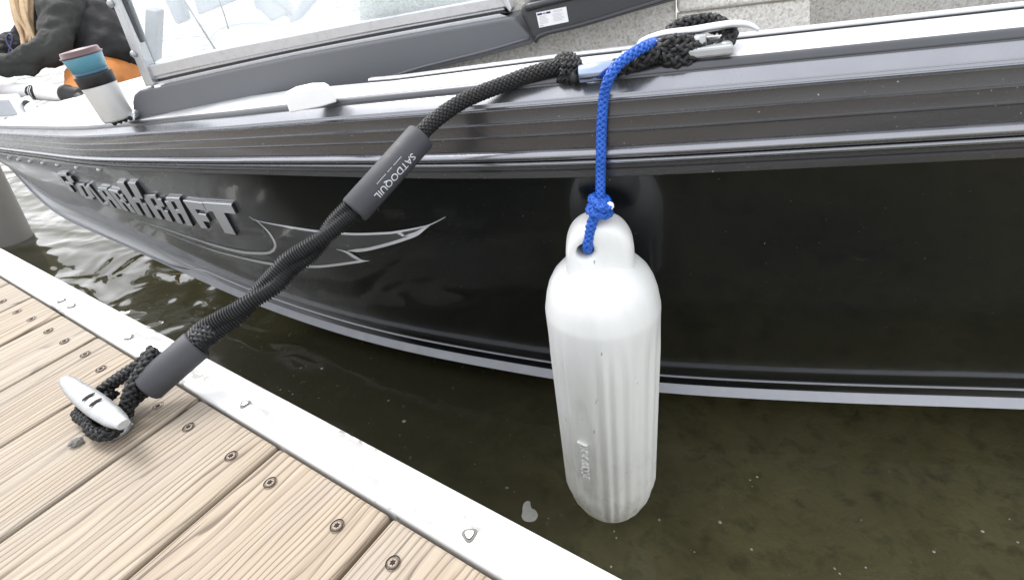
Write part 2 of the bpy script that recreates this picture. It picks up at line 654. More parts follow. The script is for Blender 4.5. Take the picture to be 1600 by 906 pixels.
# ------------------------------------------------------------------ setting: water and lake bed
WZ = -.52
mb = MB()
mb.add([(-900, -900, WZ), (900, -900, WZ), (900, 900, WZ), (-900, 900, WZ)], [(0, 1, 2, 3)])
tag(mb.build('water', M['water']), kind='structure')
mb = MB()
N = 60
bedv = []
for i in range(N + 1):
    for j in range(N + 1):
        x, y = -6 + 9 * i / N, -4 + 9 * j / N
        bedv.append((x, y, -.98 + .05 * math.sin(x * 2.1 + 1) * math.cos(y * 2.7) + .02 * math.sin(x * 9 + y * 5)))
mb.add(bedv, [(i * (N + 1) + j, (i + 1) * (N + 1) + j, (i + 1) * (N + 1) + j + 1, i * (N + 1) + j + 1)
              for i in range(N) for j in range(N)], smooth=True)
mb.add([(-900, -900, -1.25), (900, -900, -1.25), (900, 900, -1.25), (-900, 900, -1.25)], [(0, 1, 2, 3)])
tag(mb.build('lake_bed', M['bed']), kind='structure')

# ------------------------------------------------------------------ dock
dock = thing('dock', (-.6, 0, 0), 'weathered wooden dock of pine planks with a white painted edge board', 'dock')
gaps = [.95, .8, .655, .51, .365, .22, .03, -.12, -.269, -.416, -.552, -.685, -.795, -.909, -1.013, -1.108, -1.205, -1.3]
while gaps[-1] > -4.2:
    gaps.append(gaps[-1] - random.uniform(.10, .14))
YIN, YOUT = .1445, .186
planks = []
for a, b in zip(gaps, gaps[1:]):
    x1, x0 = a - .0021, b + .0021
    mb = MB()
    mb.box(((x0 + x1) / 2, (YIN - .002 - 1.5) / 2, -.019 + random.uniform(-.0012, .0008)),
           (x1 - x0, YIN - .002 + 1.5, .038))
    p = mb.build('plank', M['wood'], dock, bevel=.0028, seg=2)
    planks.append((x0, x1, p))


def screw(x, y, z, r, parent, star=True, name='screw', m=None):
    mb = MB()
    mb.lathe((x, y, z - .004), (0, 0, 1), [(r, 0), (r, .0036), (r * .86, .0046), (r * .5, .0043)], 18, 0)
    if star:
        rot = random.random()
        pts = []
        for k in range(12):
            rr = r * (.54 if k % 2 == 0 else .26)
            th = math.pi * 2 * k / 12 + rot
            pts.append((x + rr * math.cos(th), y + rr * math.sin(th), z + .0001))
        mb.prism(pts, (0, 0, .0009), 1)
    # the dark ring of the countersunk hole
    n = 20
    ring = [(x + r * f * math.cos(2 * math.pi * k / n), y + r * f * 1.12 * math.sin(2 * math.pi * k / n), z + h)
            for f, h in ((1.0, -.0004), (1.15, .00025)) for k in range(n)]
    mb.add(ring, [(k, (k + 1) % n, n + (k + 1) % n, n + k) for k in range(n)], 1)
    return mb.build(name, [m or M['screw'], M['pit']], parent)


for x0, x1, p in planks:
    for x in ([x0 + .027, x1 - .029] if x1 - x0 > .08 else [(x0 + x1) / 2]):
        if x > -1.9:
            screw(x + random.uniform(-.002, .002), .115 + random.uniform(-.002, .002), .0002, .0046, p)
        if -1.4 < x < .6:
            screw(x, -.32, .0002, .0046, p)
mb = MB()
mb.box(((1.0 - 4.3) / 2, (YIN + YOUT) / 2 + .0004, -.09 + .002), (5.3, YOUT - YIN - .0012, .18))
edge = mb.build('edge_board', M['board'], dock, bevel=.004, seg=3)
for x in (-.203, -.494, -.744, -.91, -.944, -1.25, .1, .42):
    y = .159 + random.uniform(-.001, .002)
    mb = MB()
    n = 22
    rg = []
    for f, h in ((.0, .0010), (.0032, .0014), (.0037, .0006), (.0052, .0010), (.0057, .0002)):
        for k in range(n):
            th = 2 * math.pi * k / n
            w = 1 + .14 * math.sin(3 * th + x * 40)
            rg.append((x + f * w * math.cos(th), y + f * w * math.sin(th), .002 + h))
    mb.add(rg[:2 * n], [(k, (k + 1) % n, n + (k + 1) % n, n + k) for k in range(n)], 0, True)
    mb.add(rg[n:3 * n], [(k, (k + 1) % n, n + (k + 1) % n, n + k) for k in range(n)], 1, True)
    mb.add(rg[2 * n:], [(i * n + k, i * n + (k + 1) % n, (i + 1) * n + (k + 1) % n, (i + 1) * n + k)
                        for i in range(2) for k in range(n)], 2, True)
    mb.build('screw', [M['white'], M['pit'], M['stone']], edge)
for yy in (.118, -.32, -.9, -1.45):
    mb = MB()
    mb.box((-1.65, yy, -.039 - .075), (5.3, .038, .14))
    mb.build('joist', M['under'], dock)
for xx in (-3.6, -2.4, -.9, .6):
    for yy in (-.25, -1.35):
        mb = MB()
        mb.lathe((xx, yy, -1.3), (0, 0, 1), [(.06, 0), (.06, 1.22)], 20)
        mb.build('support_post', M['under'], dock)

# dock cleat
ct = bpy.data.objects.new('cleat', None)
COL.objects.link(ct)
ct.location = (0, 0, 0)
ct.parent = dock
ct.matrix_parent_inverse = dock.matrix_world.inverted()
hA, hB = onz(104, 597, .030), onz(197, 668, .030)
dirh = (hB - hA).normalized()
sideh = V((0, 0, 1)).cross(dirh)
path = [hA.lerp(hB, t) + V((0, 0, dz)) for t, dz in ((0, .004), (.06, .003), (.2, .0), (.4, -.001), (.6, -.001), (.8, .0), (.94, .003), (1, .004))]
path = spline(path, 30)


def hornr(t, th):
    e = min(1, .3 + .7 * math.sin(math.pi * min(max(t, .02), .98)) ** .45)
    return .0118 * e


mb = MB()
mb.tube(path, hornr, 16, flat=.62, up=sideh)
mid = (hA + hB) / 2
for s_ in (-1, 1):
    q = mid + dirh * (.021 * s_)
    mb.lathe((q.x, q.y, .002), (0, 0, 1), [(.013, 0), (.0125, .004), (.0085, .008), (.0075, .016), (.0085, .027)], 18)
horn = mb.build('horn', M['galv'], ct)
mb = MB()
mb.box((mid.x, mid.y, .0028), (.056, .026, .005), (dirh, sideh, V((0, 0, 1))))
mb.build('base_plate', M['galv'], ct, bevel=.002)
mb = MB()
for s_ in (-.35, .55):
    q = mid + dirh * (.018 * s_)
    w = sideh
    top = q + V((0, 0, .0366 - q.z))
    pts = []
    for k in range(10):
        th = 2 * math.pi * k / 10
        pts.append(top + w * (.0062 * math.cos(th)) + dirh * (.0021 * math.sin(th) + .0015 * math.cos(th) ** 2))
    mb.prism(pts, (0, 0, .0008))
mb.build('bolt_slot', M['pit'], ct)

# pebble on the planks
pb = onz(118, 690, .004)
mb = MB()
prof = [(.0006, 0), (.0045, .0004), (.0058, .003), (.0045, .006), (.0015, .0075)]
mb.lathe((pb.x, pb.y, 0), (0, 0, 1), prof, 9, smooth=False, mod=lambda th, h: 1 + .25 * math.sin(2 * th + 1) + .12 * math.sin(5 * th + h * 900))
tag(mb.build('pebble', M['stone']), 'small grey pebble lying on the plank in front of the dock cleat', 'pebble')

# ------------------------------------------------------------------ piling standing in the water
pc = (onz(10, 378, WZ) + onz(57, 368, WZ)) / 2
mb = MB()
pr = .068
pc = pc - RT * .03
pax = (V((0, 0, 1)) + V((RT.x, RT.y, 0)) * .17).normalized()          # the pile leans a little
mb.lathe(pc + pax * ((-1.3 - WZ) / pax.z), pax, [(pr, 0), (pr, 1.85), (pr * .96, 1.87)], 40)
pil = mb.build('piling', M['piling'])
tag(pil, 'grey round piling standing in the water between dock and bow', 'piling')

# ------------------------------------------------------------------ boat hull curves
rail_ctl = [onz(a, b, z) for a, b, z in [
    (1600, 245, .115), (1400, 256, .115), (1200, 264, .115), (1000, 275, .115), (850, 278, .112), (700, 279, .105),
    (550, 276, .093), (400, 272, .075), (270, 268, .05), (150, 262, .015), (75, 251, -.02), (0, 240, -.06), (-40, 234, -.085)]]
e = (rail_ctl[0] - rail_ctl[2]).normalized()
rail_ctl = [rail_ctl[0] + e * 1.8, rail_ctl[0] + e * 1.1, rail_ctl[0] + e * .5] + rail_ctl + [V((-2.96, .512, -.09))]
ch_ctl = [onz(a, b, z) for a, b, z in [
    (1600, 639, -.44), (1301, 629, -.44), (1023, 613, -.44), (863, 592, -.44), (600, 541, -.44), (420, 484, -.44),
    (290, 428, -.42), (180, 378, -.375), (86, 335, -.31), (40, 292, -.235), (0, 245, -.14)]]
e = (ch_ctl[0] - ch_ctl[2]).normalized()
ch_ctl = [ch_ctl[0] + e * 1.6, ch_ctl[0] + e * 1.0, ch_ctl[0] + e * .45] + ch_ctl + [V((-2.9, .56, -.10))]
NS = 150
rail = spline(rail_ctl, NS)
chine = spline(ch_ctl, NS)


def smoothed(c, it=14):
    c = [p.copy() for p in c]
    for _ in range(it):
        d = [p.copy() for p in c]
        for i in range(1, len(c) - 1):
            d[i] = (c[i - 1] + c[i] * 2 + c[i + 1]) / 4
        c = d
    return c


rail, chine = smoothed(rail), smoothed(chine)


def normals(c):
    out = []
    for i in range(len(c)):
        t = c[min(i + 1, len(c) - 1)] - c[max(i - 1, 0)]
        t.z = 0
        t.normalize()
        n = V((t.y, -t.x, 0))
        if n.y > 0: n = -n
        out.append(n)
    return out


rn, cn = normals(rail), normals(chine)
XR = [p.x for p in rail]


def lerpx(x, table):
    """table of (x, value), x descending"""
    if x >= table[0][0]: return table[0][1]
    for (xa, va), (xb, vb) in zip(table, table[1:]):
        if x >= xb:
            return va + (vb - va) * (xa - x) / (xa - xb)
    return table[-1][1]


HT = [(.1, 1.08), (-.12, 1.05), (-.35, 1.02), (-.65, .96), (-.9, .9), (-1.5, .82), (-2.4, .78), (-2.9, .6)]
boat = thing('boat', (-.4, 1.5, WZ), 'black hulled aluminium motor boat with grey gunwale moored beside the dock', 'boat')

# hull side: rows from under the gunwale down to the chine
stripk = [lerpx(p.x, [(-1.66, 1.0), (-1.84, .16), (-3, .1)]) for p in chine]
NR = 12
hv = []
for i in range(NS):
    a = rail[i] + V((0, 0, .004))
    b = chine[i] - cn[i] * .021 + V((0, 0, .032))
    kn = lerpx(rail[i].x, [(-.7, 0.0), (-1.1, .6), (-1.7, 1.0), (-2.6, .7), (-2.9, 0.0)])
    for r in range(NR + 1):
        t = r / NR
        p = a.lerp(b, t)
        bulge = .012 * math.sin(math.pi * t) * lerpx(rail[i].x, [(-.9, 1.0), (-2.2, .2)])
        dent = -.011 * kn * max(0, 1 - abs(t - 2 / NR) / (2 / NR)) if t < 4 / NR else 0
        hv.append(p + rn[i] * (bulge + dent))
    hv.append(chine[i] - cn[i] * .007 + V((0, 0, .003)))
W1 = NR + 2
hf = [(i * W1 + r, i * W1 + r + 1, (i + 1) * W1 + r + 1, (i + 1) * W1 + r) for i in range(NS - 1) for r in range(NR + 1)]
hullside_v, hullside_f = hv, hf
mb = MB()
mb.add(hv, hf, 0, True)
# the far side mirrors the near side across the keel line; bottom panels run down to the keel
tip = V((-2.96, .54, 0))
ax = V((.906, .423, 0)).normalized()


def mirror(p):
    d = p - tip
    d.z = 0
    al = ax * d.dot(ax)
    q = tip + al * 2 - d - tip
    q = tip + al - (d - al)
    return V((q.x, q.y, p.z))


far = [mirror(v) for v in hv]
mb.add(far, [tuple(reversed(f)) for f in hf], 0, True)
bv = []
for i in range(NS):
    c = chine[i]
    k = tip + ax * max((c - tip).dot(ax), 0)
    rise = lerpx(c.x, [(-1.2, 0.0), (-2.0, 1.0), (-3.2, 1.0)])
    keel = V((k.x, k.y, -.80 * (1 - rise) + (c.z - .02) * rise))
    inner = c.lerp(keel, .45); inner.z = c.z - .004
    deep = c.lerp(keel, .6); deep.z = min(c.z - .02, (WZ - .1) * (1 - rise) + (c.z - .02) * rise)
    bv += [c, inner, deep, keel, mirror(c)]
mb.add(bv, [(i * 5 + r, i * 5 + r + 1, i * 5 + 6 + r, i * 5 + 5 + r) for i in range(NS - 1) for r in range(4)], 0)
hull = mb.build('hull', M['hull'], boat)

# the chine strip: bare aluminium, with a dark joint and a thin bright ledge above it
mb = MB()
sec = [(-.004, -.003), (.0, .0), (-.012, .0145), (-.0185, .0160)]
sec2 = [(-.0185, .0161), (-.0198, .0268)]
sec3 = [(-.0198, .0268), (-.0172, .0272), (-.0176, .0286), (-.0205, .0300)]
for mi, sc in ((0, sec), (1, sec2), (0, sec3)):
    n = len(sc)
    vs = []
    for i in range(NS):
        for o_, z_ in sc:
            vs.append(chine[i] + cn[i] * (o_ * stripk[i]) + V((0, 0, z_ * stripk[i])))
    mb.add(vs, [(i * n + r, i * n + r + 1, (i + 1) * n + r + 1, (i + 1) * n + r) for i in range(NS - 1) for r in range(n - 1)], mi)
mb.build('chine_strip', [M['strip'], M['black']], boat)

# gunwale extrusion: (outward mm, height mm)
PROF = [(-4, 0.5), (4.5, 0.8), (6, 2), (6, 8.6), (4.5, 9.8), (1, 10.2), (1, 15), (5.5, 15.8), (7.5, 17.5), (7.8, 19.5), (6.2, 21.5), (2.5, 22), (2.5, 23.6)]
for k in range(9):
    th = math.radians(-75 + 150 * k / 8)
    PROF.append((4.5 + 8.2 * math.cos(th), 29.6 + 6.0 * math.sin(th)))
PROF += [(5.2, 36.2), (6.4, 37), (5.8, 51.2), (7.2, 51.8), (7.4, 53.0), (4.6, 53.6), (4.4, 54.5), (4.2, 66.4), (5.6, 67), (5.8, 68.2), (2.8, 68.8), (2.6, 69.5),
         (2.0, 81.8), (3.6, 82.4), (3.8, 83.6), (.6, 84.2), (-.6, 85.5), (-1.2, 88), (1.5, 89), (1.2, 90.5), (-8.5, 99.5), (-11, 101), (-11.6, 102.5)]
for k in range(7):
    th = math.radians(5 + 80 * k / 6)
    PROF.append((-19 + 7.6 * math.cos(th), 102.4 + 8.0 * math.sin(th)))
PROF += [(-24, 110.9), (-50, 112.0), (-78, 112.6), (-80, 112.0), (-82, 108)]
LIP = [(-82, 108), (-84.5, 107.4), (-85, 114.5), (-87, 116.5), (-93, 116.5), (-95, 114), (-95, 70), (-95, 20)]


def sweep(profile, name, m, smooth_ang=30, mi=0, pick=None, upto=-9):
    vs = []
    n = len(profile)
    st = [i for i in range(NS) if XR[i] > upto]
    for i in st:
        h = lerpx(rail[i].x, HT)
        wd = lerpx(rail[i].x, [(-.6, 1.0), (-.85, 1.45), (-1.3, 1.3), (-2.2, .8)])
        for o_, z_ in profile:
            vs.append(rail[i] + rn[i] * (o_ / 1000 * (wd if o_ < -20 else 1)) + V((0, 0, z_ / 1000 * h)))
    mb = MB()
    q = len(st) - 1
    mb.add(vs, [(i * n + r, i * n + r + 1, (i + 1) * n + r + 1, (i + 1) * n + r) for i in range(q) for r in range(n - 1)], mi)
    if pick:
        mb.m = [pick(profile[r], profile[r + 1]) for i in range(q) for r in range(n - 1)]
    return mb


def railpt(x, o_, z_):
    """point on the gunwale section at world x"""
    j = min(range(NS - 1), key=lambda i: abs(XR[i] - x))
    p = rail[j]
    h = lerpx(x, HT)
    wd = lerpx(x, [(-.6, 1.0), (-.85, 1.45), (-1.3, 1.3), (-2.2, .8)])
    if XR[j] != x and 0 < j < NS - 1:
        k = j + 1 if (XR[j + 1] - x) * (XR[j] - x) <= 0 else j - 1
        t = (x - XR[j]) / (XR[k] - XR[j])
        p = rail[j].lerp(rail[k], t)
    return p + rn[j] * (o_ / 1000 * (wd if o_ < -20 else 1)) + V((0, 0, z_ / 1000 * h))


def railat(px, o_, z_):
    """the gunwale section point that stands at picture column px"""
    lo, hi = -2.9, 1.0
    for _ in range(40):
        x = (lo + hi) / 2
        d = railpt(x, o_, z_) - CAM
        if 800 + 880 * d.dot(RT) / d.dot(FW) < px: lo = x
        else: hi = x
    return railpt(lo, o_, z_)


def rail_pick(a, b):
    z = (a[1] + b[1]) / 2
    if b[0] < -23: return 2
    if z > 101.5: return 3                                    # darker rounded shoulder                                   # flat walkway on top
    if 36.9 < z < 53 or 54 < z < 66.9 or 69 < z < 82.3: return 0    # darker outward faces
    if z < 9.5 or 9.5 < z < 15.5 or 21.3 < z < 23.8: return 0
    return 1                                                  # bare metal mouldings


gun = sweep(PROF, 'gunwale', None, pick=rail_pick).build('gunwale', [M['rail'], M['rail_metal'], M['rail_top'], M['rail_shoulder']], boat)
for p in gun.data.polygons: p.use_smooth = True
gun.data.set_sharp_from_angle(angle=math.radians(28))
lip = sweep(LIP, 'l', M['alu'], upto=-.69)
lip.build('inner_lip', M['alu'], boat)
gk = sweep([(-82.2, 109), (-82.6, 113.4), (-84.4, 113.4), (-84.8, 109)], 'g', M['black'], upto=-.69)
gk.build('gasket', M['black'], boat)

# ray targets on the painted side
BV = BVHTree.FromPolygons([tuple(v) for v in hullside_v], hullside_f)


def onhull(px, py, lift=.001):
    d = sight(px, py).normalized()
    h = BV.ray_cast(CAM, d)
    if h[0] is None:
        h = BV.find_nearest(onplane(px, py, V((-1.8, .5, -.1)), V((0, 1, 0))))
    n = h[1] if h[1].dot(d) < 0 else -h[1]
    return h[0] + n * lift, n


# rivets below the bow gunwale
for x, y in ((15, 243), (30, 246), (48, 248.5), (68, 251), (91, 254), (121, 257.5), (156, 261)):
    p, n = onhull(x, y + 3, 0)
    mb = MB()
    mb.lathe(p, n, [(.006, -.004), (.006, .003), (.0045, .006), (.002, .0072)], 12)
    mb.build('rivet', M['letter'], boat)

# raised block letters on the bow
GL = {
    'P': ['####.', '#..##', '#..##', '####.', '##...', '##...', '##...'],
    'O': ['.###.', '##.##', '##.##', '##.##', '##.##', '##.##', '.###.'],
    'L': ['##...', '##...', '##...', '##...', '##...', '##...', '#####'],
    'A': ['.####', '##.##', '##.##', '#####', '##.##', '##.##', '##.##'],
    'R': ['####.', '##.##', '##.##', '####.', '##.##', '##.##', '##.##'],
    'K': ['##.##', '##.##', '##.##', '####.', '##.##', '##.##', '##.##'],
    'F': ['#####', '#####', '##...', '####.', '####.', '##...', '##...'],
    'T': ['#####', '#####', '.##..', '.##..', '.##..', '.##..', '.##..'],
}
LET = [('P', (55, 98), (150, 92), (262, 262), (165, 232)), ('O', (203, 172), (292, 180), (376, 305), (262, 288)),
       ('L', (290, 183), (345, 188), (478, 340), (424, 348)), ('A', (362, 203), (450, 212), (582, 380), (478, 356)),
       ('R', (458, 218), (556, 238), (690, 408), (586, 382)), ('K', (522, 158), (672, 163), (815, 440), (692, 412)),
       ('R', (722, 258), (858, 258), (972, 472), (842, 442)), ('A', (884, 276), (1018, 282), (1128, 505), (1004, 478)),
       ('F', (1046, 300), (1198, 318), (1330, 535), (1192, 518)), ('T', (1196, 314), (1426, 328), (1560, 590), (1330, 545))]
for ch, *q in LET:
    pts = [onhull(80 + a / 5, 250 + b / 5, .0006) for a, b in q]
    (TL, n0), (TR, n1), (BR, _), (BL, _) = pts
    nn = (n0 + n1).normalized()
    g = GL[ch]
    R, C = len(g), len(g[0])
    th = .0065
    bm = bmesh.new()
    grid = {}

    def gv(i, j, k):
        if (i, j, k) not in grid:
            u, v = j / C, i / R
            p = TL.lerp(TR, u).lerp(BL.lerp(BR, u), v)
            grid[i, j, k] = bm.verts.new(p + nn * (th * k))
        return grid[i, j, k]

    fil = lambda i, j: 0 <= i < R and 0 <= j < C and g[i][j] == '#'
    for i in range(R):
        for j in range(C):
            if not fil(i, j): continue
            bm.faces.new([gv(i, j, 1), gv(i + 1, j, 1), gv(i + 1, j + 1, 1), gv(i, j + 1, 1)])
            for (di, dj, a, b) in ((-1, 0, (i, j), (i, j + 1)), (1, 0, (i + 1, j + 1), (i + 1, j)), (0, -1, (i + 1, j), (i, j)), (0, 1, (i, j + 1), (i + 1, j + 1))):
                if not fil(i + di, j + dj):
                    fc_ = bm.faces.new([gv(*a, 0), gv(*b, 0), gv(*b, 1), gv(*a, 1)][::-1])
                    fc_.material_index = 1 if di == -1 else 2  # sky glint and side shade painted in: pale top walls, dark others
    bmesh.ops.recalc_face_normals(bm, faces=bm.faces)
    bmesh.ops.dissolve_limit(bm, angle_limit=math.radians(4), verts=bm.verts, edges=bm.edges, delimit={'MATERIAL'})
    me = bpy.data.meshes.new('letter')
    bm.to_mesh(me); bm.free()
    lo = link('letter', me, [M['letter'], M['alu'], M['dark_plastic']], boat)
    tag(lo, 'raised grey chrome letter ' + ch)
    b = lo.modifiers.new('bevel', 'BEVEL'); b.width = .0012; b.segments = 1; b.limit_method = 'ANGLE'; b.angle_limit = math.radians(40)


# swoosh graphic, thin film on the paint
def zpx(pts): return [(380 + a / 4.706, 320 + b / 4.706) for a, b in pts]


def ribbon(mb, pts, w0, n=40, taper=(.25, .25), lift=.0016):
    pp = spline([V((a, b, 0)) for a, b in pts], n)
    vs = []
    for i, p in enumerate(pp):
        t = (pp[min(i + 1, n - 1)] - pp[max(i - 1, 0)]).normalized()
        s_ = i / (n - 1)
        w = w0 * 1.2 * min(1, s_ / taper[0] * .85 + .15 if taper[0] else 1, (1 - s_) / taper[1] * .85 + .15 if taper[1] else 1)
        nr = V((-t.y, t.x, 0)) * w / 2
        for q in (p + nr, p - nr):
            vs.append(onhull(q.x, q.y, lift)[0])
    mb.add(vs, [(2 * i, 2 * i + 1, 2 * i + 3, 2 * i + 2) for i in range(n - 1)])


mb = MB()
ribbon(mb, zpx([(48, 82), (100, 112), (300, 152), (530, 188), (800, 210), (1000, 206), (1130, 195), (1350, 150), (1450, 105), (1490, 84)]), 2.9)
ribbon(mb, zpx([(100, 112), (180, 185), (225, 250), (240, 300), (215, 340), (160, 352), (0, 345), (-190, 300), (-380, 240), (-600, 165), (-800, 108)]), 3.4, taper=(.2, .6))
ribbon(mb, zpx([(-560, 205), (-380, 275), (-190, 340), (0, 388), (150, 420), (300, 440), (540, 450), (700, 435), (860, 412), (932, 406)]), 3.2, taper=(.5, .05))
ribbon(mb, zpx([(690, 322), (760, 342), (820, 378), (870, 402), (900, 404)]), 3.6, 16, (.5, .3))
ribbon(mb, zpx([(770, 334), (900, 325), (1050, 290), (1180, 250), (1280, 212), (1340, 170), (1375, 148)]), 4.0, taper=(.1, .2))
ribbon(mb, zpx([(1128, 195), (1160, 208), (1185, 226)]), 3.4, 10, (.3, .1))
ribbon(mb, zpx([(1185, 226), (1260, 205), (1320, 175), (1352, 152)]), 2.6, 14)
mb.build('swoosh_outline', M['decal'], boat)


def film(mb, top, bot, n=26, rows=5):
    a = spline([V((x, y, 0)) for x, y in top], n)
    b = spline([V((x, y, 0)) for x, y in bot], n)
    vs = [onhull(*a[i].lerp(b[i], r / rows).xy, .0009)[0] for i in range(n) for r in range(rows + 1)]
    w = rows + 1
    mb.add(vs, [(i * w + r, i * w + r + 1, (i + 1) * w + r + 1, (i + 1) * w + r) for i in range(n - 1) for r in range(rows)])


mb = MB()
film(mb, zpx([(110, 118), (300, 152), (530, 190), (800, 211), (1000, 207), (1130, 197), (1345, 152)]),
     zpx([(120, 125), (236, 290), (500, 305), (700, 322), (790, 331), (1050, 288), (1345, 160)]))
film(mb, zpx([(236, 296), (400, 300), (600, 315), (700, 325), (780, 350), (865, 402)]),
     zpx([(150, 356), (300, 438), (540, 448), (660, 438), (780, 425), (880, 408)]))
mb.build('swoosh_fill', M['fill'], boat)

# ------------------------------------------------------------------ boat inside
# bow deck, cabin floor
bd = []
idx = [i for i in range(NS) if rail[i].x < -1.15]
for i in idx:
    p = railpt(XR[i], -90, 100)
    q = mirror(p)
    bd += [p, p.lerp(q, .33), p.lerp(q, .66), q]
mb = MB()
mb.add(bd, [(4 * i + r, 4 * i + r + 1, 4 * i + 5 + r, 4 * i + 4 + r) for i in range(len(idx) - 1) for r in range(3)])
mb.build('bow_deck', M['deck'], boat)
fl = []
idx = [i for i in range(NS) if rail[i].x >= -1.3]
for i in idx:
    p = railpt(XR[i], -94, 20) - rn[i] * .16; p.z = -.22
    q = mirror(p)
    fl += [p, q]
mb = MB()
mb.add(fl, [(2 * i, 2 * i + 1, 2 * i + 3, 2 * i + 2) for i in range(len(idx) - 1)])
mb.build('cabin_floor', M['vinyl'], boat)
fl = []
for i in idx:
    p = railpt(XR[i], -94, 20)
    q = mirror(p); q.z = .20
    q2 = q.copy(); q2.z = -.22
    fl += [q, q2]
mb = MB()
mb.add(fl, [(2 * i, 2 * i + 1, 2 * i + 3, 2 * i + 2) for i in range(len(idx) - 1)])
mb.build('far_side_panel', M['vinyl'], boat)

# storage locker seen over the gunwale: vertical panels of speckled vinyl
gd = (railpt(.1, 0, 0) - railpt(-.35, 0, 0)); gd.z = 0; gd.normalize()
gn = V((-gd.y, gd.x, 0))                                   # inboard
base = railpt(-.2, -95, 100) + gn * .22
WPL = (base, gn)


def wall(poly, back, off=0.0, plane=WPL):
    """a slab whose face lies on the plane (moved inboard by off) with the outline seen at poly"""
    p0 = plane[0] + plane[1] * off
    pts = [onplane(a, b, p0, plane[1]) for a, b in poly]
    return pts, plane[1] * back


mb = MB()
mb.prism(*wall([(560, 220), (560, -60), (1056, -60), (1056, 160)], .03))
mb.build('locker_panel', M['vinyl'], boat, bevel=.004)
mb = MB()
mb.prism(*wall([(1058.5, 160), (1058.5, 22), (1266, -2), (1266, 130)], .03, -.004))
mb.build('locker_panel', M['vinyl'], boat, bevel=.004)
mb = MB()
mb.prism(*wall([(1058.5, 20), (1058.5, -60), (1290, -60), (1290, -6.5)], .03, -.012))
mb.build('locker_panel', M['vinyl'], boat, bevel=.004)
mb = MB()
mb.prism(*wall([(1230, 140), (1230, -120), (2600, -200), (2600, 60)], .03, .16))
mb.build('locker_panel', M['vinyl_shaded'], boat)
pA = onplane(1267, 100, WPL[0], gn); pB = onplane(1267, -60, WPL[0], gn)
mb = MB()
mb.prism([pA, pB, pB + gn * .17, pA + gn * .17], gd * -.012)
mb.build('locker_end', M['vinyl_shaded'], boat)

# console base under the windshield
LA = railpt(-1.16, -42, 112)
LB = onplane(832, 66, *WPL) - gn * .06
d2 = LB - LA; d2.z = 0; d2.normalize()
n2 = V((-d2.y, d2.x, 0))
CPL = (LA, n2)


def cpts(poly, off=0.0):
    p0 = CPL[0] + n2 * off
    return [onplane(a, b, p0, n2) for a, b in poly]


outline = [(209, 194), (206, 160), (208, 149), (216, 142), (240, 137), (330, 116.5), (450, 90), (600, 62), (700, 44), (796, 27), (803, 29), (834, 60), (832, 70),
           (760, 89), (650, 116), (560, 143), (500, 156), (420, 167), (330, 178), (250, 188)]
mb = MB()
mb.prism(cpts(outline), n2 * .10)
mb.build('console_base', M['plastic'], boat, bevel=.007, seg=3)
# moulded foot line along the console base
mb = MB()
foot = [(212, 185), (330, 170), (420, 158), (480, 148), (560, 136), (650, 108), (760, 80), (828, 60)]
mb.tube(spline(cpts(foot, -.0008), 60), .0022, 6)
mb.build('foot_line', M['plastic'], boat)
# window track: stepped dark and pale rails above the console base
for nm, tp, bt, off, m in (('window_track', [(236, 131), (330, 110), (450, 84), (600, 55), (780, 22)], [(237, 137), (330, 116), (450, 90), (600, 61.5), (797, 27)], .012, 'alu'),
                           ('window_track', [(238, 126), (330, 105), (450, 79.5), (600, 50), (784, 16)], [(236, 131.5), (330, 110.5), (450, 84.5), (600, 55.5), (795, 21)], .018, 'dark_plastic'),
                           ('window_track', [(238, 121), (330, 100), (450, 75), (600, 46), (785, 12.5)], [(236, 126.5), (330, 105.5), (450, 80), (600, 50.5), (790, 16)], .014, 'alu')):
    a, b = spline(cpts(tp, off), 30), spline(cpts(bt, off), 30)
    vs = []
    for p, q in zip(a, b):
        vs += [p, q, q + n2 * .03, p + n2 * .03]
    mb = MB()
    mb.add(vs, [(4 * i + r, 4 * i + (r + 1) % 4, 4 * i + 4 + (r + 1) % 4, 4 * i + 4 + r) for i in range(29) for r in range(4)])
    mb.build(nm, M[m], boat, bevel=.001)
# bottom frame bar and front pillar
a = spline(cpts([(229, 104), (330, 80.5), (450, 57), (600, 28), (786, -6)], .010), 30)
b = spline(cpts([(236, 122), (330, 101), (450, 76), (600, 47), (795, 11.5)], .010), 30)
vs = []
for p, q in zip(a, b):
    vs += [p, q, q + n2 * .026, p + n2 * .026]
mb = MB()
mb.add(vs, [(4 * i + r, 4 * i + (r + 1) % 4, 4 * i + 4 + (r + 1) % 4, 4 * i + 4 + r) for i in range(29) for r in range(4)] + [(0, 1, 2, 3), (116, 117, 118, 119)])
mb.build('windshield_frame', M['alu'], boat, bevel=.002)
mb = MB()
mb.prism(cpts([(168, -12), (178.5, -12), (240, 134), (227, 136)], .004), n2 * .022)
mb.build('windshield_pillar', M['alu'], boat, bevel=.002)
mb = MB()
mb.prism(cpts([(178.5, -12), (187, -12), (232, 103), (237, 126)], .012), n2 * .018)
mb.build('pillar_seal', M['dark_plastic'], boat, bevel=.0015)
for (x, y) in ((173, 6), (209, 85)):
    p = cpts([(x, y)], .003)[0]
    mb = MB()
    mb.lathe(p, -n2, [(.006, -.002), (.006, .002), (.004, .0045), (.001, .005)], 14)
    mb.build('pillar_screw', M['galv'], boat)
mb = MB()
mb.prism(cpts([(774, -14), (787, -14), (800, 14), (797, 21), (790, 12)], .006), n2 * .02)
mb.build('windshield_corner', M['alu'], boat, bevel=.0015)
for x, y in ((250, 134.5), (359, 114)):
    p = cpts([(x, y)], .008)[0]
    mb = MB()
    mb.box(p, (.016, .014, .006), (d2, n2, V((0, 0, 1))))
    mb.build('window_clip', M['white'], boat, bevel=.0015)
mb = MB()
mb.prism(cpts([(186, -40), (232, 105), (330, 82), (450, 58.5), (600, 29.5), (784, -5), (770, -60)], .020), n2 * .005)
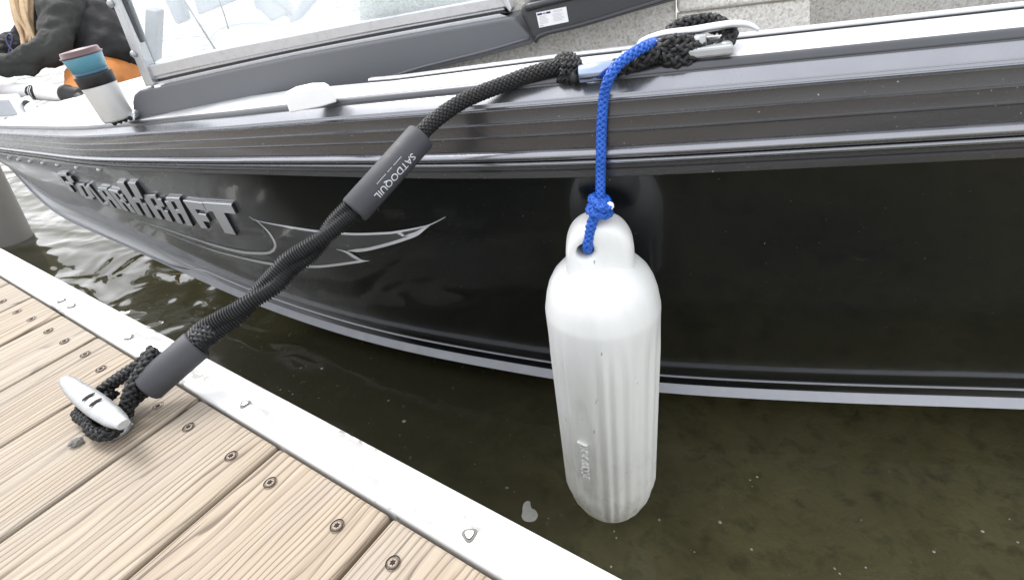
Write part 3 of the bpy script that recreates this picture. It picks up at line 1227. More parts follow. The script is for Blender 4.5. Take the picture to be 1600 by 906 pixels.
mb.build('windshield_glass', M['glass'], boat)

# side console with a maker's sticker
SPL = (WPL[0] - gn * .075, gn)


def spts(poly, off=0.0):
    return [onplane(a, b, SPL[0] + gn * off, gn) for a, b in poly]


mb = MB()
mb.prism(spts([(832, 66), (826, 48), (814, 26), (813, 12), (826, 0), (846, -22), (1000, -60), (1070, -60), (1064, 0), (985, 22), (905, 46), (870, 51), (845, 62)]), gn * .07)
sc_ = mb.build('side_console', M['dark_plastic'], boat, bevel=.006, seg=3)
mb = MB()
mb.tube(spline(spts([(822, 13), (840, 8), (900, -7), (960, -22)], -.001), 20), .005, 8)
mb.tube(spline(spts([(836, 66), (848, 54), (905, 40), (985, 16), (1050, -4)], -.001), 20), .0035, 8)
mb.build('moulded_ridge', M['dark_plastic'], sc_)
st = spts([(837.5, 20.5), (884.5, 11), (888.5, 34.5), (842.5, 44)], -.0012)
mb = MB()
mb.prism(st, gn * .001)
stk = mb.build('sticker', M['sticker'], sc_)


def stq(u, v): return st[0].lerp(st[1], u).lerp(st[3].lerp(st[2], u), v) - gn * .0004


def bar(mb, u0, u1, v0, v1):
    mb.add([stq(u0, v0), stq(u1, v0), stq(u1, v1), stq(u0, v1)], [(0, 1, 2, 3)])


mb = MB(); bar(mb, .03, .19, .08, .2); bar(mb, .33, .47, .08, .2)
for k in range(4): bar(mb, .215 + .026 * k, .231 + .026 * k, .09, .19)
mb.build('sticker_heading', M['navy'], stk if False else sc_)
mb = MB()
for v in (.1, .17): bar(mb, .56, .86, v, v + .025)
for r_ in range(6):
    for c_ in range(2):
        bar(mb, .06 + .46 * c_, .06 + .46 * c_ + random.uniform(.2, .38), .30 + .09 * r_, .325 + .09 * r_)
bar(mb, .05, .16, .87, .92)
mb.build('sticker_text', M['greyprint'], sc_)

# seats and wheel seen through the glass
def at_in(px, py, dep): return ond(px, py, dep)


def slab(name, poly, dep, back, m, bev=.012):
    pts = [ond(a, b, dep) for a, b in poly]
    mb = MB(); mb.prism(pts, FW.cross(V((0, 0, 1))).cross(V((0, 0, 1))).normalized() * -back)
    return mb.build(name, M[m], boat, bevel=bev, seg=3)


slab('seat_post', [(226, 14), (247, 18), (243, 98), (224, 94)], 1.75, .05, 'plastic', .006)
slab('seat_back', [(243, -25), (270, -25), (291, 34), (274, 41)], 1.9, .06, 'seat')
slab('console_wall', [(294, -30), (372, -30), (378, -2), (308, 26)], 1.9, .05, 'seat')
slab('seat_cushion', [(325, 80), (331, 34), (390, 22), (428, 62)], 1.75, .12, 'deck')
slab('seat_back', [(382, -30), (400, 18), (418, 38), (447, 24), (452, 40), (470, 30), (500, -5), (508, -30), (486, -30), (458, 18), (440, -2), (436, -30)], 1.85, .06, 'seat')
mb = MB()
mb.tube([ond(282, -8, 1.6), ond(339, 82, 1.5)], .0028, 8)
mb.tube([ond(338, -10, 1.45), ond(350, 22, 1.45), ond(357, 46, 1.45)], .002, 6)
mb.build('centre_strut', M['dark_plastic'], boat)
wc = [ond(395 + 62 * math.cos(t), 62 + 26 * math.sin(t), 1.62 + .1 * math.sin(t)) for t in [math.pi * (1 + k / 20) for k in range(21)]]
mb = MB(); mb.tube(wc, .006, 10)
mb.build('grab_rail', M['alu'], boat)

# boat cleat on the gunwale
bc = bpy.data.objects.new('cleat', None)
COL.objects.link(bc)
bc.parent = boat
bc.matrix_parent_inverse = boat.matrix_world.inverted()
c0, c1 = railpt(-.262, -30, 111.5), railpt(-.160, -30, 111.5)
cd = (c1 - c0).normalized()
cs = V((0, 0, 1)).cross(cd).normalized()
cm = (c0 + c1) / 2
L0, L1 = depth(railpt(-.262, -42, 112)), depth(railpt(-.150, -42, 112))
hp = [(995, 74), (1001, 66), (1015, 59.5), (1040, 53), (1080, 48.5), (1112, 43), (1140, 38.5), (1162, 38), (1176, 42), (1186, 48)]
hpath = spline([ond(a, b, L0 - .014 + (L1 - L0) * (a - 1000) / 185) for a, b in hp], 40)
mb = MB()
mb.tube(hpath, lambda t, th: .0070 * min(1, .35 + .65 * math.sin(math.pi * min(max(t, .01), .99)) ** .5), 16, flat=.62, up=cs)
mb.build('horn', M['white'] if False else M['alu'], bc)
mb = MB()
mb.box(cm + V((0, 0, .0055)), (.112, .030, .010), (cd, cs, V((0, 0, 1))))
mb.build('base_plate', M['ferrule'] if False else M['galv'], bc, bevel=.0025)
for s_ in (-1, 1):
    q = cm + cd * (.024 * s_)
    mb = MB()
    mb.lathe(q + V((0, 0, .004)), (0, 0, 1), [(.010, 0), (.008, .005), (.0065, .011), (.006, .016)], 16)
    mb.build('leg', M['galv'], bc)
    q = cm + cd * (.050 * s_)
    mb = MB()
    mb.lathe(q + V((0, 0, .0065)), (0, 0, 1), [(.006, 0), (.006, .003), (.0035, .0048)], 14)
    mb.build('bolt', M['galv'], bc)

# ------------------------------------------------------------------ dock line
lineth = thing('dock_line', onz(150, 640, 0), 'black bungee dock line with two grey foam sleeves tied between dock and boat', 'rope')
A = onz(230, 603, .027)                     # lower end of the lower sleeve, on the dock
GX = -.405
Bp = railpt(GX, -2, 104) + rn[0] * 0 + V((0, 0, .012))   # where the line lands on the gunwale edge
dA, dB = depth(A), depth(Bp)
pA2, pB2 = (230, 603), (745, 150)


def lined(px, py):
    """point on the stretched line: inverse depth runs evenly along its picture"""
    t = (py - pA2[1]) / (pB2[1] - pA2[1])
    return ond(px, py, 1 / ((1 - t) / dA + t / dB))


def foam(p0, p1, r):
    mb = MB()
    ax_ = (p1 - p0)
    L = ax_.length
    prof = [(r * .55, .012), (r * .6, .001), (r * .9, 0), (r, .0025), (r, L - .0025), (r * .9, L), (r * .6, L - .001), (r * .55, L - .012)]
    mb.lathe(p0, ax_, prof, 40)
    return mb.build('foam_sleeve', M['foam'], lineth)


lo0, lo1 = onz(229, 606, .028), lined(309, 537)
up0, up1 = lined(553, 330), lined(659, 212)
f1 = foam(lo0, lo1, .0168)
f2 = foam(up0, up1, .0166)
# bungee between the sleeves: a stretched, ribbed sheath
bp = [lined(*p) for p in [(300, 545), (318, 524), (345, 505), (375, 486), (402, 462), (428, 440), (452, 414), (478, 396), (505, 372), (530, 346), (562, 318)]]
bpath = spline(bp, 900)
LB_ = length(bpath)
frb = frames(bpath)
for ph in (0, 1):
    pts = []
    for i_, p in enumerate(bpath):
        t = i_ / (len(bpath) - 1)
        th = 2 * math.pi * (.15 + 1.15 * t + .5 * ph)
        r_ = .0056 + .0011 * math.cos(t * 17)
        pts.append(p + frb[i_][1] * (math.cos(th) * r_) + frb[i_][2] * (math.sin(th) * r_))
    mb = MB()
    NB = 78
    mb.tube(pts, lambda t, th, ph=ph: .0079 * (1 + .15 * math.sin(2 * math.pi * (t * NB + .12 * math.sin(th + ph)))), 18)
    mb.build('bungee_cord', M['grey_rope'], lineth)
mb = MB()
br = resample(bpath[:120], 60)
braid(mb, br, .0118, 16, .048, sr=.0023, per=30, amp=.12)
mb.build('frayed_sheath', M['grey_rope'], lineth)
# braided rope over the gunwale up to the knot
rp = [lined(640, 235), lined(664, 203), lined(690, 180), lined(720, 160), lined(750, 146)]
rp += [ond(790, 131, dB - .002), ond(825, 118, dB - .01), ond(860, 108, dB - .016), ond(888, 104, dB - .018)]
rpath = spline(rp, 200)
mb = MB()
braid(mb, rpath, .0090, 16, .044, sr=.0022, per=30, amp=.12)
mb.build('braided_rope', M['black_rope'], lineth)
dk = dB - .018
mb = MB()
for k, (cx_, rr, tilt) in enumerate(((876, 17, 0), (884, 20, 4), (892, 20, 8), (899, 17, 10))):
    ring = [ond(cx_ + 6 * math.cos(t) + tilt * .3 * math.sin(t), 108 + rr * math.sin(t), dk - .010 * math.cos(t)) for t in [2 * math.pi * j / 24 for j in range(25)]]
    braid(mb, ring, .0048, 6, .022, per=10)
mb.tube([ond(892, 112, dk - .008), ond(897, 124, dk - .010), ond(903, 128, dk - .010)], .0055, 8)
mb.build('knot', M['black_rope'], lineth)
mb = MB()
p0, p1 = railat(906, -3, 112), railat(962, -6, 113)
FERD = depth(p1)
mb.lathe(p0, p1 - p0, [(.007, -.001), (.0092, 0), (.0092, (p1 - p0).length), (.006, (p1 - p0).length + .001)], 24)
mb.build('metal_ferrule', M['ferrule'], lineth)
dc = (L0 + L1) / 2
mb = MB()
braid(mb, spline([railat(955, -6, 113), railat(982, -8, 115), railat(1010, -12, 119), ond(1036, 82, dc - .012), ond(1056, 77, dc - .012)], 60), .0084, 8, .04, per=20)
mb.build('braided_rope', M['black_rope'], lineth)
mb = MB()
for pts in ([(1030, 80, 0), (1040, 70, -.012), (1060, 66, -.014), (1084, 70, -.012), (1088, 84, -.012), (1072, 95, -.014), (1050, 96, -.013), (1035, 86, -.012), (1036, 74, -.010)],
            [(1070, 62, .004), (1090, 64, -.008), (1103, 76, -.012), (1120, 76, -.012), (1134, 68, -.010), (1141, 54, -.006), (1138, 44, .006)],
            [(1044, 58, .012), (1056, 44, .014), (1080, 36, .014), (1108, 33, .014), (1126, 38, .010), (1134, 46, .006)],
            [(1050, 50, .016), (1070, 40, .02), (1100, 37, .02), (1122, 44, .016)],
            [(1040, 76, -.004), (1060, 80, -.016), (1082, 78, -.016), (1094, 70, -.014)]):
    braid(mb, spline([ond(a, b, dc + c - .006) for a, b, c in pts], 60), .0074, 8, .036, per=18)
mb.build('cleat_wrap', M['black_rope'], lineth)
# loops round the dock cleat
mb = MB()
tp_ = onz(243, 549, .052)
braid(mb, spline([onz(158, 612, .018), onz(185, 592, .03), onz(215, 572, .044), tp_ + V((-.003, .001, .001))], 60), .0062, 8, .03, per=20)
braid(mb, spline([tp_, onz(225, 575, .046), onz(207, 605, .036), onz(199, 632, .022), onz(196, 650, .012)], 60), .0066, 8, .03, per=20)
mb.build('tail_loop', M['black_rope'], lineth)
mb = MB()
braid(mb, spline([onz(232, 606, .024), onz(212, 622, .016), onz(195, 640, .012), onz(186, 664, .012), onz(168, 678, .012), onz(148, 675, .012), onz(140, 662, .013), onz(150, 650, .015), onz(170, 650, .015)], 90), .0062, 8, .03, per=20)
braid(mb, spline([onz(128, 638, .010), onz(122, 648, .009), onz(134, 657, .011), onz(150, 664, .012)], 50), .0058, 8, .03, per=20)
braid(mb, spline([onz(128, 638, .010), onz(145, 632, .014), onz(165, 622, .016), onz(180, 610, .018)], 50), .0058, 8, .03, per=20)
mb.build('cleat_loop', M['black_rope'], lineth)


def text_mesh(body, size):
    c = bpy.data.curves.new('t', 'FONT')
    c.body = body
    c.size = size
    c.align_x = 'CENTER'
    c.align_y = 'CENTER'
    c.extrude = 0
    c.resolution_u = 3
    o = bpy.data.objects.new('t', c)
    COL.objects.link(o)
    dg = bpy.context.evaluated_depsgraph_get()
    me = bpy.data.meshes.new_from_object(o.evaluated_get(dg))
    bpy.data.objects.remove(o)
    bm = bmesh.new()
    bm.from_mesh(me)
    bmesh.ops.triangulate(bm, faces=bm.faces)
    bmesh.ops.subdivide_edges(bm, edges=[e for e in bm.edges if e.calc_length() > size * .2], cuts=1)
    bm.to_mesh(me)
    bm.free()
    return me


def wrap(me, origin, along, outward, r, name, m, parent, lift, thick=0):
    """wrap flat text round a cylinder: text x runs along the axis, text y round it"""
    along = along.normalized()
    outward = (outward - along * along.dot(outward)).normalized()
    acr = outward.cross(along)
    for v in me.vertices:
        x, y = v.co.x, v.co.y
        a = y / r
        nrm = outward * math.cos(a) + acr * math.sin(a)
        v.co = origin + along * x + nrm * (r + lift)
    o = link(name, me, m, parent)
    if thick:
        s_ = o.modifiers.new('solid', 'SOLIDIFY'); s_.thickness = thick; s_.offset = 0
    return o


mid = up0.lerp(up1, .5)
axd = (up0 - up1).normalized()
tocam = (CAM - mid).normalized()
sd_ = axd.cross(tocam).normalized()
outw = (tocam + sd_ * (-.50 if sd_.dot(UP) > 0 else .50) * 1.0)
wrap(text_mesh('SATDOQUIL', .0112), mid, axd, outw, .0166, 'lettering', M['print'], f2, .00025)
outw2 = (tocam + sd_ * (-.06 if sd_.dot(UP) > 0 else .06))
wrap(text_mesh('....... .... ........', .0085), mid, axd, outw2, .0166, 'tagline', M['print'], f2, .00025)

# ------------------------------------------------------------------ fender and its rope
FX, FY = -.277, .524
ZT, ZB = .0754, -.478
fen = thing('fender', (FX, FY, ZB), 'white ribbed boat fender hanging by a blue rope in front of the black hull', 'fender')
fc = V((FX, FY, 0))
tc_ = (CAM - fc); tc_.z = 0; tc_.normalize()
rt_ = V((-tc_.y, tc_.x, 0))                  # picture right as seen from the camera
if rt_.dot(RT) < 0: rt_ = -rt_
RF = .0735
prof = [(.003, -.012), (.0065, -.011), (.0065, .002), (.011, .0035), (.026, .009), (.038, .0165), (.048, .027), (.056, .041), (.0625, .058), (.0675, .078), (.0705, .097)]
nseg = 44
zlo, zhi = .097, .417
for k in range(1, nseg): prof.append((.0707 + .0026 * k / nseg, zlo + (zhi - zlo) * k / nseg))
prof += [(.0733, .419), (.0734, .425), (.0731, .430), (.0723, .434), (.0714, .439), (.0694, .450), (.0655, .463), (.0595, .475), (.051, .485), (.041, .492), (.03, .496), (.01, .498)]
a_ax = V((0, 0, 1)).orthogonal().normalized()
b_ax = V((0, 0, 1)).cross(a_ax)
ang_c = math.atan2(tc_.dot(b_ax), tc_.dot(a_ax))
sgn = 1 if (V((0, 0, 1)).cross(tc_)).dot(rt_) > 0 else -1


def ribs(th, h):
    a = (th - ang_c) * sgn
    a = (a + math.pi) % (2 * math.pi) - math.pi     # 0 faces the camera, + is picture right
    d = math.degrees(a)
    m = min(1, max(0, (h - .03) / .03)) * min(1, max(0, (.415 - h) / .05))
    g = 0
    for c_, w_, dp in ((-62, 3, .016), (-47, 3, .014), (-8, 4, .022), (4, 3, .016), (18, 3.5, .016), (33, 4, .012), (52, 4, .012), (70, 4, .014), (90, 4, .014), (-80, 4, .014),
                       (120, 4, .016), (150, 4, .016), (180, 4, .016), (-110, 4, .016), (-140, 4, .016)):
        g -= dp * math.exp(-((d - c_) / w_) ** 2)
        g += dp * .7 * math.exp(-((d - c_ - w_ * 1.7) / w_) ** 2)
    # shallow oval panel that carries the lettering
    pe = ((d + 29) / 12.5) ** 2 + ((h - .205) / .105) ** 2
    panel = -.045 / (1 + math.exp(min((pe - 1) * 9, 60)))
    mp = min(1, max(0, (h - .03) / .03)) * min(1, max(0, (.415 - h) / .05))
    return 1 + 2.3 * g * m + panel * mp


mb = MB()
mb.lathe((FX, FY, ZB), (0, 0, 1), prof, 180, mod=ribs)
body = mb.build('body', M['fender'], fen)
# eye lug: thick rounded plate with a through hole, set across the view
lug_up = V((0, 0, 1))
cz = ZB + .488
W2, H2 = .0405, ZT - cz
out = []
for k in range(33):
    th = math.pi * k / 32
    out.append((W2 * (abs(math.cos(th)) ** .92) * (1 if math.cos(th) > 0 else -1), .018 + (H2 - .018) * math.sin(th) ** .85))
out = [(W2 + .002, -.012)] + out + [(-W2 - .002, -.012)]
hx, hz, hr = -.0165, .032, .0105
bm = bmesh.new()
cN = fc.copy(); cN.z = cz


def lp(u, v, w): return cN + rt_ * u + lug_up * v + tc_ * w


K = 56


def outline_hit(th):
    d = (math.cos(th), math.sin(th))
    best = .02
    for (ax0, ay0), (bx0, by0) in zip(out, out[1:] + out[:1]):
        ex, ey = bx0 - ax0, by0 - ay0
        den = d[0] * ey - d[1] * ex
        if abs(den) < 1e-9: continue
        t = ((ax0 - hx) * ey - (ay0 - hz) * ex) / den
        u = ((ax0 - hx) * d[1] - (ay0 - hz) * d[0]) / den
        if t > 0 and -1e-6 <= u <= 1 + 1e-6: best = max(best, t)
    return best


reach = [outline_hit(2 * math.pi * k / K) for k in range(K)]
# rings from the rim of the hole outwards over the rounded edge: (share of the way, half thickness)
RINGS = [(-1, .015), (0, .021), (.06, .0235), (.15, .0245), (.45, .0245), (.7, .024), (.82, .0225), (.91, .0195), (.97, .0145), (1.0, .008)]
rows = []
for sgnw in (1, -1):
    for f_, w_ in (RINGS if sgnw == 1 else RINGS[::-1]):
        row = []
        for k in range(K):
            th = 2 * math.pi * k / K
            h_ = hr * (.93 if f_ < 0 else 1)
            L_ = h_ + max(f_, 0) * (reach[k] - h_)
            row.append(bm.verts.new(lp(hx + L_ * math.cos(th), hz + L_ * math.sin(th), w_ * sgnw)))
        rows.append(row)
for a_, b_ in zip(rows, rows[1:] + rows[:1]):
    for k in range(K):
        f_ = bm.faces.new([a_[k], a_[(k + 1) % K], b_[(k + 1) % K], b_[k]])
        f_.smooth = True
bmesh.ops.recalc_face_normals(bm, faces=bm.faces)
me = bpy.data.meshes.new('eye')
bm.to_mesh(me); bm.free()
eye = link('eye', me, M['fender'], fen)
# raised maker's name, reading upwards
th = math.radians(-30)
outd = tc_ * math.cos(th) + rt_ * math.sin(th)
tm = text_mesh('attwood', .023)
wrap(tm, V((FX, FY, ZB + .195)), V((0, 0, 1)), outd, .0690, 'lettering', M['fender'], fen, .0022, .0042)

# blue fender rope
frt = thing('fender_rope', (FX, FY, ZT), 'bright blue braided rope running from the boat cleat down to the white fender', 'rope')
dR = depth(V((FX, FY, .1)))
yk = FY - .004
zz = lambda z, dx=0, dy=0: V((FX + dx, yk + dy, z))
top = [ond(937, 322, dR - .004), ond(938, 300, dR - .005), railat(938.5, 19, 14), railat(939, 20, 32), railat(939.5, 14, 52), railat(941, 12, 72), railat(944, 10, 92), ond(951, 124, FERD - .014), ond(964, 104, FERD - .019), ond(980, 90, FERD - .021), ond(998, 78, FERD - .020), ond(1012, 71, FERD - .012), ond(1022, 68, FERD + .008)]
mb = MB()
braid(mb, spline(top, 160), .0051, 8, .026, per=22)
mb.build('rope', M['blue'], frt)
mb = MB()
dn = dR - .006
hl = lp(hx, hz + .002, .024)
braid(mb, spline([ond(934, 332, dn), ond(926, 346, depth(lp(0, .05, .034))), ond(921, 366, depth(lp(0, .03, .034)) - .002), ond(918, 384, depth(hl) - .003), ond(919, 390, depth(hl) + .012)], 60), .0056, 8, .026, per=22)
braid(mb, spline([ond(942, 334, dn + .012), ond(941, 350, dn + .05), lp(hx + .01, hz + .03, -.03), lp(hx, hz, -.020), lp(hx, hz, .0)], 60), .0056, 8, .026, per=18)
mb.build('hitch_loop', M['blue'], frt)
mb = MB()
for cy_, w_, h_, tl in ((313, 12, 5, 3), (322, 14, 5, -3), (330, 15, 6, 3)):
    ring = [ond(937 + w_ * math.cos(t), cy_ + h_ * math.sin(t) + tl * math.cos(t) * .6, dn - .010 * math.sin(t)) for t in [2 * math.pi * j / 28 for j in range(29)]]
    braid(mb, ring, .0050, 6, .022, per=10)
braid(mb, spline([ond(930, 318, dn - .012), ond(940, 325, dn - .016), ond(952, 326, dn - .012)], 30), .0048, 6, .022)
mb.build('knot', M['blue'], frt)
mb = MB()
tp2 = ond(953.5, 323, dn - .012)
mb.lathe(tp2 - RT * .003, RT + UP * .3, [(.002, 0), (.0042, .001), (.0046, .004), (.003, .0065), (.001, .0072)], 14)
mb.build('rope_end', M['white_tip'], frt)

# ------------------------------------------------------------------ things on the boat
# white cap on the gunwale
cp = railpt(-.865, -46, 112.5)
zc_ = railat(490, -20, 112).z + .0005
ca_, cb_ = onz(453, 178, zc_), onz(527, 161, zc_)
pcap = ca_
dcap = depth(pcap)
capd = (ond(526, 160, dcap) - ond(452, 178, dcap)).normalized()
pts = [(453, 177), (447, 157), (449, 152), (466, 143), (492, 137), (512, 136.5), (519, 140), (527, 160), (500, 168)]
mb = MB()
cn_ = (cb_ - ca_).cross(V((0, 0, 1))).normalized()
if cn_.y > 0: cn_ = -cn_
poly = [onplane(a, b, pcap, cn_) for a, b in pts]
mb.prism(poly, -cn_ * .034)
tag(mb.build('white_cap', M['white'], bevel=.006, seg=4), 'white plastic cap sitting on the gunwale below the windshield', 'plastic cap')

# tumbler
tb = onplane(186, 186, railpt(-1.17, -50, 112), V((0, 0, 1)))
tmb = thing('tumbler', tb, 'steel tumbler with black collar, blue cup and mauve lid standing on the gunwale', 'tumbler')
dT = depth(tb)
k = dT / 880
up = (V((0, 0, 1)) - RT * .07).normalized()
Ht = 0
for zt in [i * .001 for i in range(60, 400)]:
    p = tb + up * zt
    d = p - CAM
    py = 453 - 880 * d.dot(UP) / d.dot(FW)
    if py < 76: Ht = zt; break
Ht = Ht or .2
rb, rtp = 22.5 * k, 26.5 * k
hh = Ht
mb = MB()
mb.lathe(tb, up, [(rb * .94, 0), (rb, .004), (rb * 1.09, hh * .50), (rb * 1.09, hh * .501)], 36)
mb.build('steel_body', M['steel'], tmb)
mb = MB()
mb.lathe(tb + up * hh * .502, up, [(rb * 1.08, 0), (rb * 1.14, .001), (rb * 1.16, hh * .15), (rb * 1.16, hh * .155), (rb * 1.06, hh * .157)], 36)
mb.build('black_collar', M['black'], tmb)
mb = MB()
mb.lathe(tb + up * hh * .658, up, [(rb * .98, 0), (rb * 1.0, .001), (rb * 1.05, hh * .05)], 36, 0)
mb.build('cup_band', M['cupband'], tmb)
mb = MB()
mb.lathe(tb + up * hh * .709, up, [(rb * 1.05, 0), (rb * 1.19, hh * .185), (rb * 1.20, hh * .19)], 36)
mb.build('cup', M['cup'], tmb)
mb = MB()
mb.lathe(tb + up * hh * .90, up, [(rb * 1.2, 0), (rb * 1.27, .0015), (rb * 1.28, hh * .022), (rb * 1.18, hh * .03), (rb * 1.15, hh * .075), (rb * 1.12, hh * .085), (rb * .9, hh * .09), (rb * .85, hh * .08)], 36)
mb.build('lid', M['lid'], tmb)

# hinge bracket beside the tumbler, part of the boat
bk = railpt(-1.2, -35, 112)
mb = MB()
db = depth(bk) - .01
q = [ond(a, b, db) for a, b in ((169, 190), (178, 184), (206, 175), (211, 178), (210, 187), (182, 197), (172, 196))]
mb.prism(q, V((FW.x, FW.y, 0)).normalized() * .05)
br_ = mb.build('hinge_bracket', M['alu'], boat, bevel=.003)
for x in range(4):
    p = ond(179 + 8.2 * x, 193.2 - 2.6 * x, db - .0008)
    mb = MB(); mb.lathe(p, -V((FW.x, FW.y, 0)).normalized(), [(.0045, -.001), (.0045, .0006)], 10)
    mb.build('bracket_hole', M['pit'], br_)

# ------------------------------------------------------------------ bow gear
tmo = thing('trolling_motor', ond(60, 145, 2.3), 'white trolling motor shaft lying across the bow in front of the crouching person', 'trolling motor')
s0, s1 = ond(-120, 133, 2.35), ond(104, 147, 2.15)
mb = MB(); mb.lathe(s0, s1 - s0, [(.03, 0), (.0305, .01), (.0305, (s1 - s0).length)], 28)
mb.build('shaft', M['white'], tmo)
e0, e1 = ond(104, 147, 2.148), ond(128, 150, 2.12)
mb = MB(); mb.lathe(e0, e1 - e0, [(.026, -.004), (.034, 0), (.034, .012), (.029, .014), (.029, (e1 - e0).length), (.024, (e1 - e0).length + .004)], 28)
mb.build('end_cap', M['black'], tmo)
sx_ = (s1 - s0).normalized()
mid_s = s0.lerp(s1, .81)
tcm = (CAM - mid_s); tcm = (tcm - sx_ * tcm.dot(sx_)).normalized()
bn = sx_.cross(tcm)
for r_, lift, mm in ((.0305, .0006, 'black'),):
    mb = MB()
    vs = []
    for i in range(13):
        for j in range(9):
            u, v = -1 + 2 * i / 12, -1 + 2 * j / 8
            w_ = math.sqrt(max(0, 1 - u * u))
            a = v * w_ * 1.0 + .15
            vs.append(mid_s + sx_ * (u * .024) + (tcm * math.cos(a) + bn * math.sin(a)) * (r_ + lift))
    mb.add(vs, [(i * 9 + j, i * 9 + j + 1, (i + 1) * 9 + j + 1, (i + 1) * 9 + j) for i in range(12) for j in range(8)], 0, True)
    emb = mb.build('emblem', M[mm], tmo)
mb = MB()
for u0 in (-.007, .003):
    vs = []
    for j in range(9):
        a = (-1 + 2 * j / 8) * .8 + .15
        for u in (u0, u0 + .004):
            vs.append(mid_s + sx_ * (u + .002 * math.sin(j * 1.7)) + (tcm * math.cos(a) + bn * math.sin(a)) * (.0305 + .0012))
    mb.add(vs, [(2 * j, 2 * j + 1, 2 * j + 3, 2 * j + 2) for j in range(8)])
mb.build('emblem_script', M['sticker'], tmo)
mb = MB()
mb.tube([ond(124, 152, 2.1), ond(142, 178, 2.02), ond(152, 192, 1.98)], .018, 12)
mb.build('motor_arm', M['black'], tmo)

ff = thing('foot_pedal', ond(50, 185, 2.1), 'white and grey trolling motor foot pedal on the bow deck', 'foot pedal')


def pslab(poly, dep, back, m, bev=.004, nm='pedal_plate'):
    mb = MB()
    mb.prism([ond(a, b, dep) for a, b in poly], V((FW.x, FW.y, 0)).normalized() * back)
    return mb.build(nm, M[m], ff, bevel=bev, seg=2)


pslab([(26, 156), (34, 154), (47, 170), (56, 192), (66, 198), (54, 200), (44, 196), (30, 172)], 2.1, .05, 'white', .006, 'pedal_plate')
pslab([(31, 160), (42, 160), (58, 180), (66, 192), (54, 194), (42, 182)], 2.09, .01, 'seat', .005, 'pedal_pad')
for cx_, cy_, r_, m_ in ((41, 162, .012, 'black'), (47, 169, .018, 'white'), (62, 188, .011, 'black')):
    mb = MB(); mb.lathe(ond(cx_, cy_, 2.085), -FW, [(r_, -.006), (r_, .004), (r_ * .7, .008)], 16)
    mb.build('pedal_button', M[m_], ff)
fd = thing('fish_finder', ond(10, 175, 2.05), 'grey screened fish finder in a white housing at the left end of the bow', 'fish finder')
mb = MB()
mb.prism([ond(a, b, 2.06) for a, b in ((-60, 156), (14, 153), (32, 188), (30, 196), (-60, 202))], V((FW.x, FW.y, 0)).normalized() * .06)
mb.build('housing', M['white'], fd, bevel=.006)
mb = MB()
mb.prism([ond(a, b, 2.053) for a, b in ((-60, 160), (11, 156), (26, 180), (-60, 187))], V((FW.x, FW.y, 0)).normalized() * .01)
mb.build('screen', M['seat'], fd, bevel=.003)
for x, y in ((12, 188), (28, 186)):
    mb = MB(); mb.lathe(ond(x, y, 2.05), -FW, [(.008, -.004), (.008, .006), (.005, .01)], 12)
    mb.build('knob', M['black'], fd)

# ------------------------------------------------------------------ person crouching in the bow
per = thing('person', ond(180, 190, 2.3), 'blond person in a dark jacket and rust orange trousers bending forward in the bow', 'person')
PD = 2.35


def skin_mesh(name, nodes, edges, m, subd=2, parent=per, folds=0):
    me = bpy.data.meshes.new(name)
    me.from_pydata([tuple(n[0]) for n in nodes], edges, [])
    o = link(name, me, m, parent)
    sk = o.modifiers.new('skin', 'SKIN'); sk.use_smooth_shade = True
    for i, n in enumerate(nodes):
        r = n[1] if isinstance(n[1], tuple) else (n[1], n[1])
        me.skin_vertices[0].data[i].radius = r
    me.skin_vertices[0].data[0].use_root = True
    sb = o.modifiers.new('sub', 'SUBSURF'); sb.levels = subd; sb.render_levels = subd
    if folds:
        tx = bpy.data.textures.new(name + '_folds', 'CLOUDS')
        tx.noise_scale = .07
        tx.noise_depth = 3
        d = o.modifiers.new('folds', 'DISPLACE'); d.texture = tx; d.strength = folds; d.mid_level = .5; d.texture_coords = 'LOCAL'
    return o


pel, wst = ond(178, 122, PD + .05), ond(160, 75, PD + .05)
chs, nck = ond(130, 25, PD + .06), ond(70, -30, PD + .08)
hed = ond(38, -70, PD + .05)
shn, elb, wri = ond(92, 5, PD - .06), ond(88, 80, PD - .14), ond(2, 106, PD - .20)
hnd = ond(-26, 110, PD - .21)
shf, elf = ond(120, -20, PD + .28), ond(40, 70, PD + .3)
wrf = ond(-30, 100, PD + .1)
kn1, an1 = ond(108, 172, PD - .20), ond(215, 200, PD - .02)
kn2, an2 = ond(150, 178, PD + .25), ond(230, 190, PD + .3)
hip2 = ond(196, 118, PD + .2)
nodes = [(pel, .085), (wst, .08), (chs, .09), (nck, .055), (hed.lerp(nck, .3), .06), (hed, .095), (hed + V((-.02, -.02, -.09)), .06),
         (shn, .045), (elb, .032), (wri, .024), (hnd, (.035, .018)), (shf, .045), (elf, .032), (wrf, .024),
         (kn1, .06), (an1, .042), (hip2, .07), (kn2, .06), (an2, .042)]
edges = [(0, 1), (1, 2), (2, 3), (3, 4), (4, 5), (5, 6), (2, 7), (7, 8), (8, 9), (9, 10), (2, 11), (11, 12), (12, 13), (0, 14), (14, 15), (0, 16), (16, 17), (17, 18)]
fd_ = (hnd - wri).normalized()
ups = V((0, 0, 1))
acr = fd_.cross(ups).normalized()
b0 = len(nodes)
for k_, (off_, ln) in enumerate(((-.03, .06), (-.011, .078), (.01, .075), (.03, .055))):
    b = hnd + acr * off_ + fd_ * .03
    i = len(nodes)
    nodes += [(b, .0095), (b + fd_ * ln * .55 - ups * .004, .0088), (b + fd_ * ln - ups * .02, .0075)]
    edges += [(10, i), (i, i + 1), (i + 1, i + 2)]
i = len(nodes)
nodes += [(hnd - acr * .035 - ups * .01, .011), (hnd - acr * .05 + fd_ * .035 - ups * .02, .009)]
edges += [(10, i), (i, i + 1)]
skin_mesh('body', nodes, edges, M['skin'])
